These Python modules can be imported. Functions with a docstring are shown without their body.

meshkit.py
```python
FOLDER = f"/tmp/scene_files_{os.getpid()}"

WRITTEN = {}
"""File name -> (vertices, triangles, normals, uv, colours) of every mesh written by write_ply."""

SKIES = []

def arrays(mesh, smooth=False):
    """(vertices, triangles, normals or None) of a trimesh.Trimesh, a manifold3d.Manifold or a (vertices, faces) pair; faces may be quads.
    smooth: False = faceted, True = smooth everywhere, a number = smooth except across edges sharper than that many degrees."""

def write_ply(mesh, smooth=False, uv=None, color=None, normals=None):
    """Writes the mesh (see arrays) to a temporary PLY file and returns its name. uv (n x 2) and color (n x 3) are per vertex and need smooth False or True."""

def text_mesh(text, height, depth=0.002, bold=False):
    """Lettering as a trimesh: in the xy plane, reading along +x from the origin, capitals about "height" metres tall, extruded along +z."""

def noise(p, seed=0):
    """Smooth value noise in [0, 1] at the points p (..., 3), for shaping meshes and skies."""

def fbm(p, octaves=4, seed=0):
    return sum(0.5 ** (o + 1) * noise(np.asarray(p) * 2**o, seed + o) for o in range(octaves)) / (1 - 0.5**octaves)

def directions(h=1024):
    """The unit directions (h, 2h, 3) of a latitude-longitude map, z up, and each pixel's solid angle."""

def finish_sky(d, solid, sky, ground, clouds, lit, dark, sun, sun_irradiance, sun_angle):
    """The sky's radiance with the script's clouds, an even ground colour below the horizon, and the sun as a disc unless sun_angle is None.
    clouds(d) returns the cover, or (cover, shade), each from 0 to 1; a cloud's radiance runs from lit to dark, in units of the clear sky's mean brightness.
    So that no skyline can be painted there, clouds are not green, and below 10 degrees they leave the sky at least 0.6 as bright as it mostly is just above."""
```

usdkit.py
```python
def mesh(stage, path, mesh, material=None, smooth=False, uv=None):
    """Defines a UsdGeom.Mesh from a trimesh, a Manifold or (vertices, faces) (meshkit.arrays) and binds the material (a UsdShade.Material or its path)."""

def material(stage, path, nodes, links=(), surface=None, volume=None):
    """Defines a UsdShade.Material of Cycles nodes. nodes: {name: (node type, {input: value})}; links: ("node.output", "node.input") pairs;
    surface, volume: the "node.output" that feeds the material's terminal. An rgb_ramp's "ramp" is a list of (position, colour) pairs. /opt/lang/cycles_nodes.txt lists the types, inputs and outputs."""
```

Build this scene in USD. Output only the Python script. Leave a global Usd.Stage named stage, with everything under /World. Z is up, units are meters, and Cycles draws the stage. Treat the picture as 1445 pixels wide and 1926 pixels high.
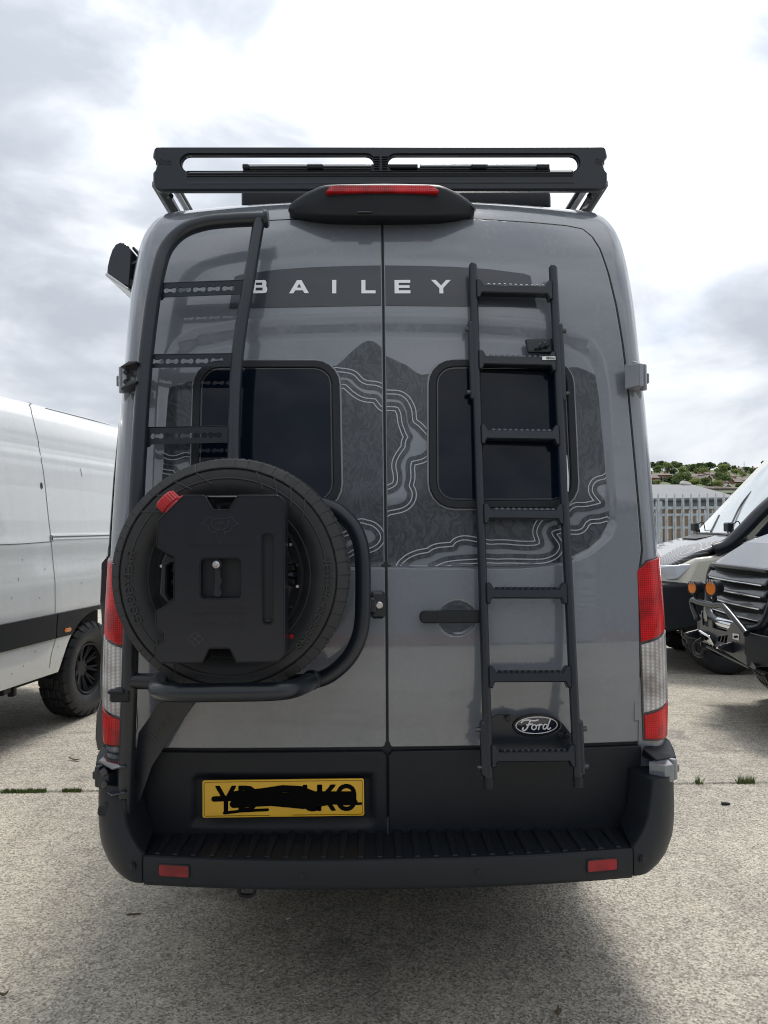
import math, random
import numpy as np, trimesh, shapely
from shapely.geometry import Polygon, LineString, Point, box as sbox, MultiPolygon
from shapely.ops import unary_union
from shapely import affinity
from scipy.interpolate import PchipInterpolator
from pxr import Usd, UsdGeom, UsdLux, UsdShade, Gf, Sdf
import usdkit, meshkit

stage = Usd.Stage.CreateInMemory()
UsdGeom.SetStageUpAxis(stage, 'Z')
UsdGeom.SetStageMetersPerUnit(stage, 1.0)
UsdGeom.Xform.Define(stage, '/World')
UsdGeom.Scope.Define(stage, '/World/Looks')

# ------------------------------------------------------------------ camera
CX, CY, CZ = -0.0412, -2.4603, 1.6
YAW, PITCH, ROLL, FPX = 0.014587, 0.018341, -0.0076894, 1438.8
FW = np.array([math.sin(YAW)*math.cos(PITCH), math.cos(YAW)*math.cos(PITCH), math.sin(PITCH)])
_r = np.array([math.cos(YAW), -math.sin(YAW), 0.0]); _u = np.cross(_r, FW)
RT = _r*math.cos(ROLL) + _u*math.sin(ROLL)
UP = -_r*math.sin(ROLL) + _u*math.cos(ROLL)
CAM = np.array([CX, CY, CZ])
cam = UsdGeom.Camera.Define(stage, '/World/camera')
cam.CreateHorizontalApertureAttr(36.0)
cam.CreateVerticalApertureAttr(48.0)
cam.CreateFocalLengthAttr(36.0*FPX/1445.0)
cam.CreateClippingRangeAttr((0.05, 5000.0))
cam.CreateExposureAttr(0.86)
_m = Gf.Matrix4d(*RT, 0, *UP, 0, *(-FW), 0, *CAM, 1)
UsdGeom.Xformable(cam).AddTransformOp().Set(_m)

# ------------------------------------------------------------------ light
SUN = np.array([0.12, 0.44, 0.88]); SUN /= np.linalg.norm(SUN)
sun = UsdLux.DistantLight.Define(stage, '/World/sun')
sun.CreateIntensityAttr(0.40); sun.CreateAngleAttr(15.0); sun.CreateColorAttr((1.0, 0.96, 0.90))
sun.GetPrim().CreateAttribute('inputs:normalize', Sdf.ValueTypeNames.Bool).Set(True)
_z = SUN; _x = np.cross([0, 0, 1.0], _z); _x /= np.linalg.norm(_x); _y = np.cross(_z, _x)
UsdGeom.Xformable(sun).AddTransformOp().Set(Gf.Matrix4d(*_x, 0, *_y, 0, *_z, 0, 0, 0, 0, 1))
SUN_EL, SUN_ROT = math.asin(SUN[2]), math.atan2(SUN[0], SUN[1])
SKY_STRENGTH = 0.10
sky = UsdLux.DomeLight.Define(stage, '/World/sky')
sky.GetPrim().SetCustomDataByKey('kind', 'structure')
sky_m = usdkit.material(stage, '/World/Looks/cloudy_sky', {
    'tc': ('texture_coordinate', {}),
    'sky': ('sky_texture', {'sky_type': 'single_scattering', 'sun_disc': False, 'sun_elevation': SUN_EL, 'sun_rotation': SUN_ROT}),
    'mp': ('mapping', {'location': (2.7, 1.4, 0.6), 'scale': (1.0, 1.0, 2.1)}),
    'n1': ('noise_texture', {'scale': 3.0, 'detail': 10.0, 'roughness': 0.54, 'distortion': 0.35}),
    'n2': ('noise_texture', {'scale': 1.2, 'detail': 3.0, 'roughness': 0.5}),
    'mx': ('mix_float', {'fac': 0.32}),
    'rp': ('rgb_ramp', {'ramp': [(0.0, (0.32, 0.355, 0.405)), (0.43, (0.41, 0.445, 0.50)), (0.48, (0.50, 0.535, 0.59)), (0.515, (0.61, 0.64, 0.69)), (0.545, (0.69, 0.715, 0.75)), (0.575, (0.76, 0.775, 0.80)), (0.61, (0.80, 0.815, 0.84)), (0.67, (0.90, 0.91, 0.925)), (1.0, (1.0, 1.0, 1.0))]}),
    'sun_d': ('vector_math', {'math_type': 'dot_product', 'vector2': tuple(SUN)}),
    'sun_p': ('math', {'math_type': 'maximum', 'value2': 0.0}),
    'sun_q': ('math', {'math_type': 'power', 'value2': 2.5}),
    'sun_s': ('math', {'math_type': 'multiply_add', 'value2': 0.62, 'value3': 0.72}),
    'mul': ('vector_math', {'math_type': 'scale'}),
    'sc': ('vector_math', {'math_type': 'scale', 'scale': 8.6}),
    'gap': ('rgb_ramp', {'ramp': [(0.0, (1, 1, 1)), (0.66, (1, 1, 1)), (0.74, (0.75, 0.75, 0.75)), (1.0, (0.6, 0.6, 0.6))]}),
    'mixc': ('mix_color', {'use_clamp': False}),
    'bg': ('background_shader', {'strength': SKY_STRENGTH}),
}, [('tc.generated', 'mp.vector'),
    ('mp.vector', 'n1.vector'), ('mp.vector', 'n2.vector'), ('n1.fac', 'mx.a'), ('n2.fac', 'mx.b'), ('mx.result', 'rp.fac'),
    ('tc.generated', 'sun_d.vector1'), ('sun_d.value', 'sun_p.value1'), ('sun_p.value', 'sun_q.value1'), ('sun_q.value', 'sun_s.value1'),
    ('rp.color', 'mul.vector1'), ('sun_s.value', 'mul.scale'), ('mul.vector', 'sc.vector1'), ('n2.fac', 'gap.fac'), ('gap.color', 'mixc.fac'),
    ('sky.color', 'mixc.a'), ('sc.vector', 'mixc.b'), ('mixc.result', 'bg.color')], surface='bg.background')
UsdShade.MaterialBindingAPI.Apply(sky.GetPrim()).Bind(sky_m)

# ------------------------------------------------------------------ picture-to-place helpers (points on real planes)
def ray(px, py): return FW + RT*((px-722.5)/FPX) - UP*((py-963)/FPX)
def P(px, py, Y): d = ray(px, py); return CAM + d*((Y-CY)/d[1])
def PX(px, py, X): d = ray(px, py); return CAM + d*((X-CX)/d[0])
def G(px, py, z=0.0): d = ray(px, py); return CAM + d*((z-CZ)/d[2])

# ------------------------------------------------------------------ prim helpers
_used = {}
def numbered(parent, name):
    k = (parent, name); n = _used.get(k, -1) + 1; _used[k] = n
    return f'{parent}/{name}' if n == 0 else f'{parent}/{name}_{n:03d}'
def meta(prim, label=None, cat=None, group=None, kind=None):
    for k, v in (('label', label), ('category', cat), ('group', group), ('kind', kind)):
        if v: prim.SetCustomDataByKey(k, v)
def thing(name, label, cat, loc=(0, 0, 0), group=None, parent='/World', rotz=0.0):
    p = numbered(parent, name); x = UsdGeom.Xform.Define(stage, p); x.AddTranslateOp().Set(Gf.Vec3d(*map(float, loc)))
    if rotz: x.AddRotateZOp().Set(math.degrees(rotz))
    meta(x.GetPrim(), label, cat, group); _loc[p] = np.asarray(loc, float); return p
_loc = {}
def base(parent): 
    while parent not in _loc and parent.count('/') > 1: parent = parent.rsplit('/', 1)[0]
    return _loc.get(parent, np.zeros(3))
def sub(name, parent, label=None):
    p = numbered(parent, name); x = UsdGeom.Xform.Define(stage, p); meta(x.GetPrim(), label); return p
def obj(name, mesh, mat, parent='/World', smooth=35, label=None, cat=None, group=None, kind=None, world=True):
    """one Mesh; vertices given in world coordinates are moved into the parent's frame (unrotated things)."""
    p = numbered(parent, name)
    if isinstance(mesh, list): mesh = trimesh.util.concatenate(mesh)
    if world:
        b = base(parent)
        if np.abs(b).max() > 0: mesh = mesh.copy(); mesh.apply_translation(-b)
    m = usdkit.mesh(stage, p, mesh, mat, smooth=smooth)
    meta(m.GetPrim(), label, cat, group, kind)
    return p

# ------------------------------------------------------------------ mesh helpers
TM = trimesh.Trimesh
def cat(*ms): return trimesh.util.concatenate([m for m in ms if m is not None])
def bx(c, e, bev=0.0, R=None):
    e = np.asarray(e, float)
    if bev > 0:
        b = min(bev, e.min()*0.45); h = e/2; pts = []
        for s in np.array(np.meshgrid([-1, 1], [-1, 1], [-1, 1])).T.reshape(-1, 3):
            for k in range(3):
                q = h - b; q[k] = h[k]; pts.append(s*q)
        m = trimesh.convex.convex_hull(np.array(pts))
    else:
        m = trimesh.creation.box(e)
    if R is not None: m.apply_transform(R)
    m.apply_translation(c); return m
def cyl(a, b, r, n=16, bev=0.0):
    a, b = np.asarray(a, float), np.asarray(b, float); L = np.linalg.norm(b-a)
    if bev > 0:
        prof = [(0, -L/2), (r-bev, -L/2), (r, -L/2+bev), (r, L/2-bev), (r-bev, L/2), (0, L/2)]
        m = trimesh.creation.revolve(np.array(prof), sections=n)
    else:
        m = trimesh.creation.cylinder(r, L, sections=n)
    m.apply_transform(trimesh.geometry.align_vectors([0, 0, 1], (b-a)/L)); m.apply_translation((a+b)/2); return m
def rounded(pts, rad, k=6):
    """polyline with filleted corners"""
    pts = [np.asarray(p, float) for p in pts]; out = [pts[0]]
    rad = [rad]*len(pts) if np.ndim(rad) == 0 else rad
    for i in range(1, len(pts)-1):
        a, b, c = pts[i-1], pts[i], pts[i+1]
        d1, d2 = a-b, c-b; l1, l2 = np.linalg.norm(d1), np.linalg.norm(d2)
        t = min(rad[i], l1*0.48, l2*0.48); p0, p2 = b+d1/l1*t, b+d2/l2*t
        for s in np.linspace(0, 1, k+1): out.append((1-s)**2*p0 + 2*s*(1-s)*b + s*s*p2)
    out.append(pts[-1]); return np.array(out)
def smooth_line(pts, n=8, closed=False):
    pts = np.asarray(pts, float)
    if closed: pts = np.vstack([pts[-1], pts, pts[0], pts[1]])
    else: pts = np.vstack([2*pts[0]-pts[1], pts, 2*pts[-1]-pts[-2]])
    out = []
    for i in range(1, len(pts)-2):
        p0, p1, p2, p3 = pts[i-1:i+3]
        for t in np.linspace(0, 1, n, endpoint=False):
            out.append(0.5*((2*p1) + (-p0+p2)*t + (2*p0-5*p1+4*p2-p3)*t*t + (-p0+3*p1-3*p2+p3)*t**3))
    if not closed: out.append(pts[-2])
    return np.array(out)
def tube(pts, r, n=14, closed=False, sec=None, up=None):
    pts = np.asarray(pts, float); keep = [0]
    for i in range(1, len(pts)):
        if np.linalg.norm(pts[i]-pts[keep[-1]]) > 1e-5: keep.append(i)
    pts = pts[keep]; N = len(pts)
    if closed: t = np.roll(pts, -1, 0) - np.roll(pts, 1, 0)
    else: t = np.gradient(pts, axis=0)
    t /= np.linalg.norm(t, axis=1, keepdims=True)
    a = np.array([0, 0, 1.0]) if up is None else np.asarray(up, float)
    if abs(t[0] @ a) > 0.95: a = np.array([1.0, 0, 0])
    nrm = a - (a @ t[0])*t[0]; nrm /= np.linalg.norm(nrm); V = []
    ang = np.linspace(0, 2*np.pi, n, endpoint=False)
    sec2 = np.stack([np.cos(ang), np.sin(ang)], 1) if sec is None else np.asarray(sec, float)
    n = len(sec2); rr = np.broadcast_to(r, (N,))
    for i in range(N):
        nrm = nrm - (nrm @ t[i])*t[i]; nrm /= np.linalg.norm(nrm); b = np.cross(t[i], nrm)
        V.append(pts[i] + (sec2[:, :1]*nrm + sec2[:, 1:]*b)*rr[i])
    V = np.concatenate(V); F = []
    for i in range(N if closed else N-1):
        j = (i+1) % N
        for k in range(n):
            k2 = (k+1) % n; F += [[i*n+k, i*n+k2, j*n+k2], [i*n+k, j*n+k2, j*n+k]]
    if not closed:
        V = np.vstack([V, pts[0], pts[-1]]); c0, c1 = len(V)-2, len(V)-1
        for k in range(n):
            k2 = (k+1) % n; F += [[c0, k2, k], [c1, (N-1)*n+k, (N-1)*n+k2]]
    m = TM(V, np.array(F), process=False); 
    if m.volume < 0: m.invert()
    return m
def polys(g):
    if g.is_empty: return []
    return [p for p in getattr(g, 'geoms', [g]) if p.geom_type == 'Polygon' and p.area > 1e-9]
def extr(poly, t, bev=0.0):
    """shapely polygon(s) extruded from z=0 to z=t, chamfered on the top rim"""
    ms = []
    for p in polys(poly):
        p = p.buffer(0)
        for q in polys(p):
            if bev > 0:
                ins = q.buffer(-bev*.7, join_style=2)
                ms.append(trimesh.creation.extrude_polygon(q, t-bev, engine='earcut'))
                for s in polys(ins):
                    m = trimesh.creation.extrude_polygon(s, t, engine='earcut'); ms.append(m)
                # chamfer ring
                for rq, rs in [(q.exterior, s.exterior) for s in polys(ins)][:1]:
                    A = np.array(rq.coords)[:-1]; n_ = max(48, len(A)*2)
                    L = np.linspace(0, 1, n_, endpoint=False)
                    o = np.array([rq.interpolate(l, normalized=True).coords[0] for l in L])
                    i_ = np.array([rs.interpolate(rs.project(Point(x))).coords[0] for x in o])
                    V = np.vstack([np.c_[o, np.full(n_, t-bev)], np.c_[i_, np.full(n_, t)]])
                    F = []
                    for k in range(n_):
                        k2 = (k+1) % n_; F += [[k, k2, n_+k2], [k, n_+k2, n_+k]]
                    mm = TM(V, F, process=False)
                    if rq.is_ccw is False: mm.invert()
                    ms.append(mm)
            else:
                ms.append(trimesh.creation.extrude_polygon(q, t, engine='earcut'))
    return cat(*ms)
def basis(m, o, ex, ey, ez):
    M = np.eye(4); M[:3, 0], M[:3, 1], M[:3, 2], M[:3, 3] = ex, ey, ez, o
    m = m.copy(); m.apply_transform(M); 
    if np.linalg.det(M[:3, :3]) < 0: m.invert()
    return m
def xz(m, y=0.0, depth_sign=-1):
    """mesh drawn in its xy plane -> world xz plane at depth y, extruding towards the camera (-y)"""
    return basis(m, (0, y, 0), (1, 0, 0), (0, 0, 1), (0, -1, 0))
def hull(pts, sub_=1):
    """rounded convex solid: hull of spheres (x,y,z,r)"""
    ico = trimesh.creation.icosphere(subdivisions=sub_).vertices
    return trimesh.convex.convex_hull(np.concatenate([np.asarray(p[:3], float) + ico*p[3] for p in pts]))
def revolve(prof, n=48): 
    return trimesh.creation.revolve(np.asarray(prof, float), sections=n)
def rrect(x0, y0, x1, y1, r): 
    r = min(r, (x1-x0)*0.499, (y1-y0)*0.499); return sbox(x0+r, y0+r, x1-r, y1-r).buffer(r, quad_segs=6)
def text_on(txt, h, o, ex, ey, ez, depth=0.001, bold=True, center=True, sx=1.0):
    m = meshkit.text_mesh(txt, h, depth, bold)
    if center: m.apply_translation([-m.bounds[:, 0].mean(), -h/2, 0])
    if sx != 1: m.apply_scale([sx, 1, 1])
    return basis(m, o, ex, ey, ez)
def grid_patch(poly, surf, off=0.0, thick=0.0, cell=0.02, extra=None, bev=0.0, rows_at=None):
    """A sheet (thick=0) or a plate that follows surf(u,v)->(xyz,normal) inside a shapely polygon of (u,v)."""
    V, F, n0 = [], [], 0
    def put(uv, o):
        p, n = surf(uv[:, 0], uv[:, 1]); e = extra(uv[:, 0], uv[:, 1]) if extra is not None else 0.0
        return p + n*(np.asarray(o) + e)[..., None] if np.ndim(o) or np.ndim(e) else p + n*(o+e)
    parts = []
    for pg in polys(poly):
        inner = pg.buffer(-bev, join_style=2) if bev > 0 else pg
        for q in polys(inner):
            x0, y0, x1, y1 = q.bounds
            xs = np.linspace(x0, x1, max(2, int(math.ceil((x1-x0)/cell))+1)); ys = np.linspace(y0, y1, max(2, int(math.ceil((y1-y0)/cell))+1))
            if rows_at is not None: ys = np.unique(np.r_[ys, rows_at[(rows_at > y0) & (rows_at < y1)]])
            A, B = np.meshgrid(np.arange(len(xs)-1), np.arange(len(ys)-1), indexing='ij'); A, B = A.ravel(), B.ravel()
            bb = shapely.box(xs[A], ys[B], xs[A+1], ys[B+1]); shapely.prepare(q)
            full = shapely.contains_properly(q, bb); hit = shapely.intersects(q, bb) & ~full
            Gx, Gy = np.meshgrid(xs, ys, indexing='ij'); gp = np.c_[Gx.ravel(), Gy.ravel()]; ny = len(ys)
            a, b = A[full], B[full]; i00, i10, i11, i01 = a*ny+b, (a+1)*ny+b, (a+1)*ny+b+1, a*ny+b+1
            f = np.vstack([np.c_[i00, i10, i11], np.c_[i00, i11, i01]]) if len(a) else np.zeros((0, 3), int)
            vs, fs, cnt = [gp], [f], len(gp)
            for g in shapely.intersection(bb[hit], q):
                for s in polys(g):
                    if s.interiors or len(s.exterior.coords) > 5 or True:
                        c = np.array(s.exterior.coords)[:-1]
                        if not s.exterior.is_ccw: c = c[::-1]
                        if s.convex_hull.area - s.area < 1e-10 and not s.interiors:
                            ff = np.array([[0, k, k+1] for k in range(1, len(c)-1)])
                        else:
                            c, ff = trimesh.creation.triangulate_polygon(s, engine='earcut'); c, ff = np.array(c), np.array(ff)
                            e1, e2 = c[ff[:, 1]]-c[ff[:, 0]], c[ff[:, 2]]-c[ff[:, 0]]
                            fl = (e1[:, 0]*e2[:, 1]-e1[:, 1]*e2[:, 0]) < 0; ff[fl] = ff[fl][:, ::-1]
                        vs.append(c); fs.append(ff+cnt); cnt += len(c)
            uv = np.vstack(vs); m = TM(np.c_[uv, np.zeros(len(uv))], np.vstack(fs), process=False)
            m.merge_vertices(digits_vertex=6); m.remove_unreferenced_vertices()
            uv = np.array(m.vertices)[:, :2]; parts.append(TM(put(uv, off), np.array(m.faces), process=False))
        if thick > 0 or bev > 0:
            for ring in [pg.exterior, *pg.interiors]:
                L = ring.length; n_ = max(12, int(L/min(cell, 0.012))); 
                ss = np.unique(np.r_[np.linspace(0, L, n_, endpoint=False), [ring.project(Point(c)) for c in ring.coords[:-1]]])
                o = np.array([ring.interpolate(s).coords[0] for s in ss]); n_ = len(o)
                if bev > 0:
                    src = inner.boundary if not inner.is_empty else pg.boundary
                    i_ = np.array([src.interpolate(src.project(Point(x))).coords[0] for x in o])
                else: i_ = o
                rows = [put(i_, off)]
                if bev > 0: rows += [put(i_*0.3+o*0.7, off-bev*0.3), put(o, off-bev)]
                if thick > 0: rows += [put(o, off-thick)]
                W_ = np.vstack(rows); F = []
                for r_ in range(len(rows)-1):
                    for k in range(n_):
                        k2 = (k+1) % n_; a_, b_, c_, d_ = r_*n_+k, r_*n_+k2, (r_+1)*n_+k2, (r_+1)*n_+k
                        F += [[a_, d_, c_], [a_, c_, b_]]
                mm = TM(W_, F, process=False)
                ar = np.array(ring.coords); ccw = ring.is_ccw; out_ = ring is pg.exterior or ring == pg.exterior
                if ccw != out_: mm.invert()
                if not ccw and out_ is False: pass
                parts.append(mm)
    return cat(*parts)

# ------------------------------------------------------------------ materials
def mat(name, nodes, links, surface='p.BSDF'): return usdkit.material(stage, '/World/Looks/'+name, nodes, links, surface=surface)
def plain(name, col, rough=0.5, spec=0.5, metallic=0.0, coat=0.0, bump=0.0, bscale=400.0, var=0.0, vscale=6.0, coat_rough=0.03):
    nodes = {'p': ('principled_bsdf', {'base_color': col, 'roughness': rough, 'specular_ior_level': spec, 'metallic': metallic, 'coat_weight': coat, 'coat_roughness': coat_rough}), 'g': ('geometry', {})}
    links = []
    if var > 0:
        nodes['v'] = ('noise_texture', {'scale': vscale, 'detail': 5.0, 'roughness': 0.6})
        nodes['r'] = ('rgb_ramp', {'ramp': [(0.3, tuple(c*(1-var) for c in col)), (0.7, tuple(c*(1+var) for c in col))]})
        nodes['rr'] = ('map_range', {'from_min': 0.3, 'from_max': 0.7, 'to_min': rough*(1-0.6*var), 'to_max': min(1, rough*(1+0.6*var))})
        links += [('g.position', 'v.vector'), ('v.fac', 'r.fac'), ('r.color', 'p.base_color'), ('v.fac', 'rr.value'), ('rr.result', 'p.roughness')]
    if bump > 0:
        nodes['b'] = ('noise_texture', {'scale': bscale, 'detail': 2.0}); nodes['bp'] = ('bump', {'strength': bump, 'distance': 0.001})
        links += [('g.position', 'b.vector'), ('b.fac', 'bp.height'), ('bp.normal', 'p.normal')]
    return mat(name, nodes, links)
def paint(name, col, dirt=(0.30, 0.28, 0.25), dirt_amt=0.06, rough=0.28, coat=1.0):
    """clear-coated car paint with a thin film of dust and faint runs"""
    return mat(name, {
        'g': ('geometry', {}), 'mp': ('mapping', {'scale': (9, 9, 0.9)}), 'n': ('noise_texture', {'scale': 1.0, 'detail': 6.0, 'roughness': 0.65}),
        'n2': ('noise_texture', {'scale': 60.0, 'detail': 3.0}), 'm': ('math', {'math_type': 'multiply'}),
        'rp': ('map_range', {'from_min': 0.2, 'from_max': 0.42, 'to_min': 0.0, 'to_max': dirt_amt*4, 'clamp': True}),
        'mx': ('mix_color', {'a': col, 'b': dirt}), 'cr': ('map_range', {'from_min': 0.0, 'from_max': dirt_amt*4, 'to_min': 0.02, 'to_max': 0.22}),
        'p': ('principled_bsdf', {'roughness': rough, 'coat_weight': coat, 'coat_ior': 1.75, 'specular_ior_level': 0.4})},
        [('g.position', 'mp.vector'), ('mp.vector', 'n.vector'), ('g.position', 'n2.vector'), ('n.fac', 'm.value1'), ('n2.fac', 'm.value2'),
         ('m.value', 'rp.value'), ('rp.result', 'mx.fac'), ('mx.result', 'p.base_color'), ('rp.result', 'cr.value'), ('cr.result', 'p.coat_roughness')])
M = {}
M['paint'] = paint('grey_paint', (0.110, 0.121, 0.139), dirt=(0.19, 0.19, 0.19), dirt_amt=0.024)
M['white'] = paint('white_paint', (0.74, 0.76, 0.76), dirt=(0.45, 0.42, 0.36), dirt_amt=0.05)
M['cream'] = paint('cream_paint', (0.62, 0.60, 0.52))
M['slate'] = paint('slate_paint', (0.05, 0.052, 0.058), dirt=(0.14, 0.14, 0.14), dirt_amt=0.02)
M['navy'] = paint('navy_paint', (0.022, 0.026, 0.042), dirt=(0.12, 0.12, 0.12), dirt_amt=0.015, coat=0.55)
M['shadowgap'] = plain('rubber_seal', (0.006, 0.007, 0.009), 0.7)
M['clad'] = plain('black_plastic', (0.006, 0.008, 0.0115), 0.48, 0.36, bump=0.35, bscale=900, var=0.15, vscale=5)
M['powder'] = plain('black_powder_coat', (0.006, 0.0085, 0.0125), 0.30, 0.55, bump=0.15, bscale=1200)
M['gloss_black'] = plain('gloss_black', (0.010, 0.012, 0.016), 0.12, coat=0.6)
M['can'] = plain('can_plastic', (0.005, 0.007, 0.0105), 0.24, 0.45, bump=0.1, bscale=700)
M['rubber'] = plain('tyre_rubber', (0.012, 0.0135, 0.0155), 0.5, 0.5, bump=0.3, bscale=500, var=0.35, vscale=14)
M['rubber_dusty'] = plain('dusty_tyre_rubber', (0.022, 0.0225, 0.024), 0.8, bump=0.3, bscale=300, var=0.4, vscale=9)
M['worn'] = plain('worn_tread', (0.10, 0.11, 0.125), 0.35, metallic=0.4)
M['grille_grey'] = plain('grey_grille', (0.085, 0.088, 0.095), 0.3, coat=0.3)
M['rim'] = plain('dark_rim', (0.02, 0.021, 0.024), 0.35, metallic=0.5)
M['steel'] = plain('steel', (0.55, 0.55, 0.56), 0.28, metallic=1.0)
M['galv'] = plain('galvanised_steel', (0.40, 0.44, 0.47), 0.5, metallic=0.35, var=0.2, vscale=8)
M['alu'] = plain('brushed_aluminium', (0.60, 0.61, 0.63), 0.35, metallic=0.8)
M['red_plastic'] = plain('red_plastic', (0.42, 0.018, 0.025), 0.4, bump=0.1)
M['amber'] = plain('amber_lens', (0.75, 0.20, 0.015), 0.15, coat=0.8)
M['yellow'] = plain('plate_yellow', (0.62, 0.36, 0.012), 0.3, coat=0.3, var=0.08, vscale=9)
M['ink'] = plain('black_ink', (0.002, 0.002, 0.002), 0.9, 0.08)
M['white_print'] = plain('white_print', (0.72, 0.73, 0.74), 0.35)
M['line_print'] = plain('pale_grey_print', (0.33, 0.35, 0.38), 0.3, coat=0.6)
M['band'] = plain('dark_band_vinyl', (0.013, 0.016, 0.022), 0.35, coat=0.5)
M['glass'] = plain('dark_tinted_glass', (0.002, 0.004, 0.008), 0.03, spec=0.26)
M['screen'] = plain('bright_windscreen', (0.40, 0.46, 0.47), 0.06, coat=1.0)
M['chrome'] = plain('chrome', (0.75, 0.76, 0.78), 0.12, metallic=1.0)
M['badge'] = plain('badge_face', (0.008, 0.010, 0.016), 0.12, coat=1.0)
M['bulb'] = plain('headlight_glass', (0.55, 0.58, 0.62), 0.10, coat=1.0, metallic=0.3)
M['decal'] = mat('mountain_vinyl', {
    'g': ('geometry', {}), 'w': ('noise_texture', {'scale': 5.0, 'detail': 3.0}), 'ws': ('vector_math', {'math_type': 'scale', 'scale': 0.30}),
    'a': ('vector_math', {'math_type': 'add'}), 'mp': ('mapping', {'scale': (26, 8, 9)}), 'n': ('noise_texture', {'scale': 1.6, 'detail': 4.0, 'roughness': 0.55, 'distortion': 2.4}),
    'r': ('rgb_ramp', {'ramp': [(0.34, (0.009, 0.011, 0.014)), (0.47, (0.013, 0.016, 0.020)), (0.53, (0.028, 0.033, 0.040)), (0.68, (0.034, 0.040, 0.048))]}),
    'p': ('principled_bsdf', {'roughness': 0.32, 'coat_weight': 0.6, 'coat_roughness': 0.06})},
    [('g.position', 'w.vector'), ('w.color', 'ws.vector1'), ('ws.vector', 'a.vector1'), ('g.position', 'a.vector2'), ('a.vector', 'mp.vector'), ('mp.vector', 'n.vector'), ('n.fac', 'r.fac'), ('r.color', 'p.base_color')])
def lens(name, col, rough, cells, rib):
    return mat(name, {'g': ('geometry', {}), 'w1': ('wave_texture', {'bands_direction': 'z', 'scale': cells}), 'w2': ('wave_texture', {'bands_direction': 'x', 'scale': rib}),
        'm': ('math', {'math_type': 'multiply'}), 'bp': ('bump', {'strength': 0.3, 'distance': 0.003}),
        'mx': ('mix_color', {'a': tuple(c*0.40 for c in col), 'b': col}), 'nv': ('noise_texture', {'scale': 11.0, 'detail': 2.0}), 'rv': ('rgb_ramp', {'ramp': [(0.35, (0.5, 0.47, 0.45)), (0.62, (1.15, 1.15, 1.15))]}), 'mv': ('vector_math', {'math_type': 'multiply'}),
        'p': ('principled_bsdf', {'roughness': rough, 'coat_weight': 0.5, 'coat_roughness': 0.03, 'specular_ior_level': 0.2})},
        [('g.position', 'w1.vector'), ('g.position', 'w2.vector'), ('w1.fac', 'm.value1'), ('w2.fac', 'm.value2'), ('m.value', 'bp.height'), ('bp.normal', 'p.normal'), ('m.value', 'mx.fac'), ('g.position', 'nv.vector'), ('nv.fac', 'rv.fac'), ('mx.result', 'mv.vector1'), ('rv.color', 'mv.vector2'), ('mv.vector', 'p.base_color')])
M['lens_red'] = lens('red_lens', (0.78, 0.004, 0.010), 0.25, 44, 44)
M['lens_clear'] = lens('clear_lens', (0.70, 0.68, 0.67), 0.08, 70.0, 19)
M['reflector'] = lens('red_reflector', (0.42, 0.016, 0.026), 0.3, 110, 110)
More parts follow.
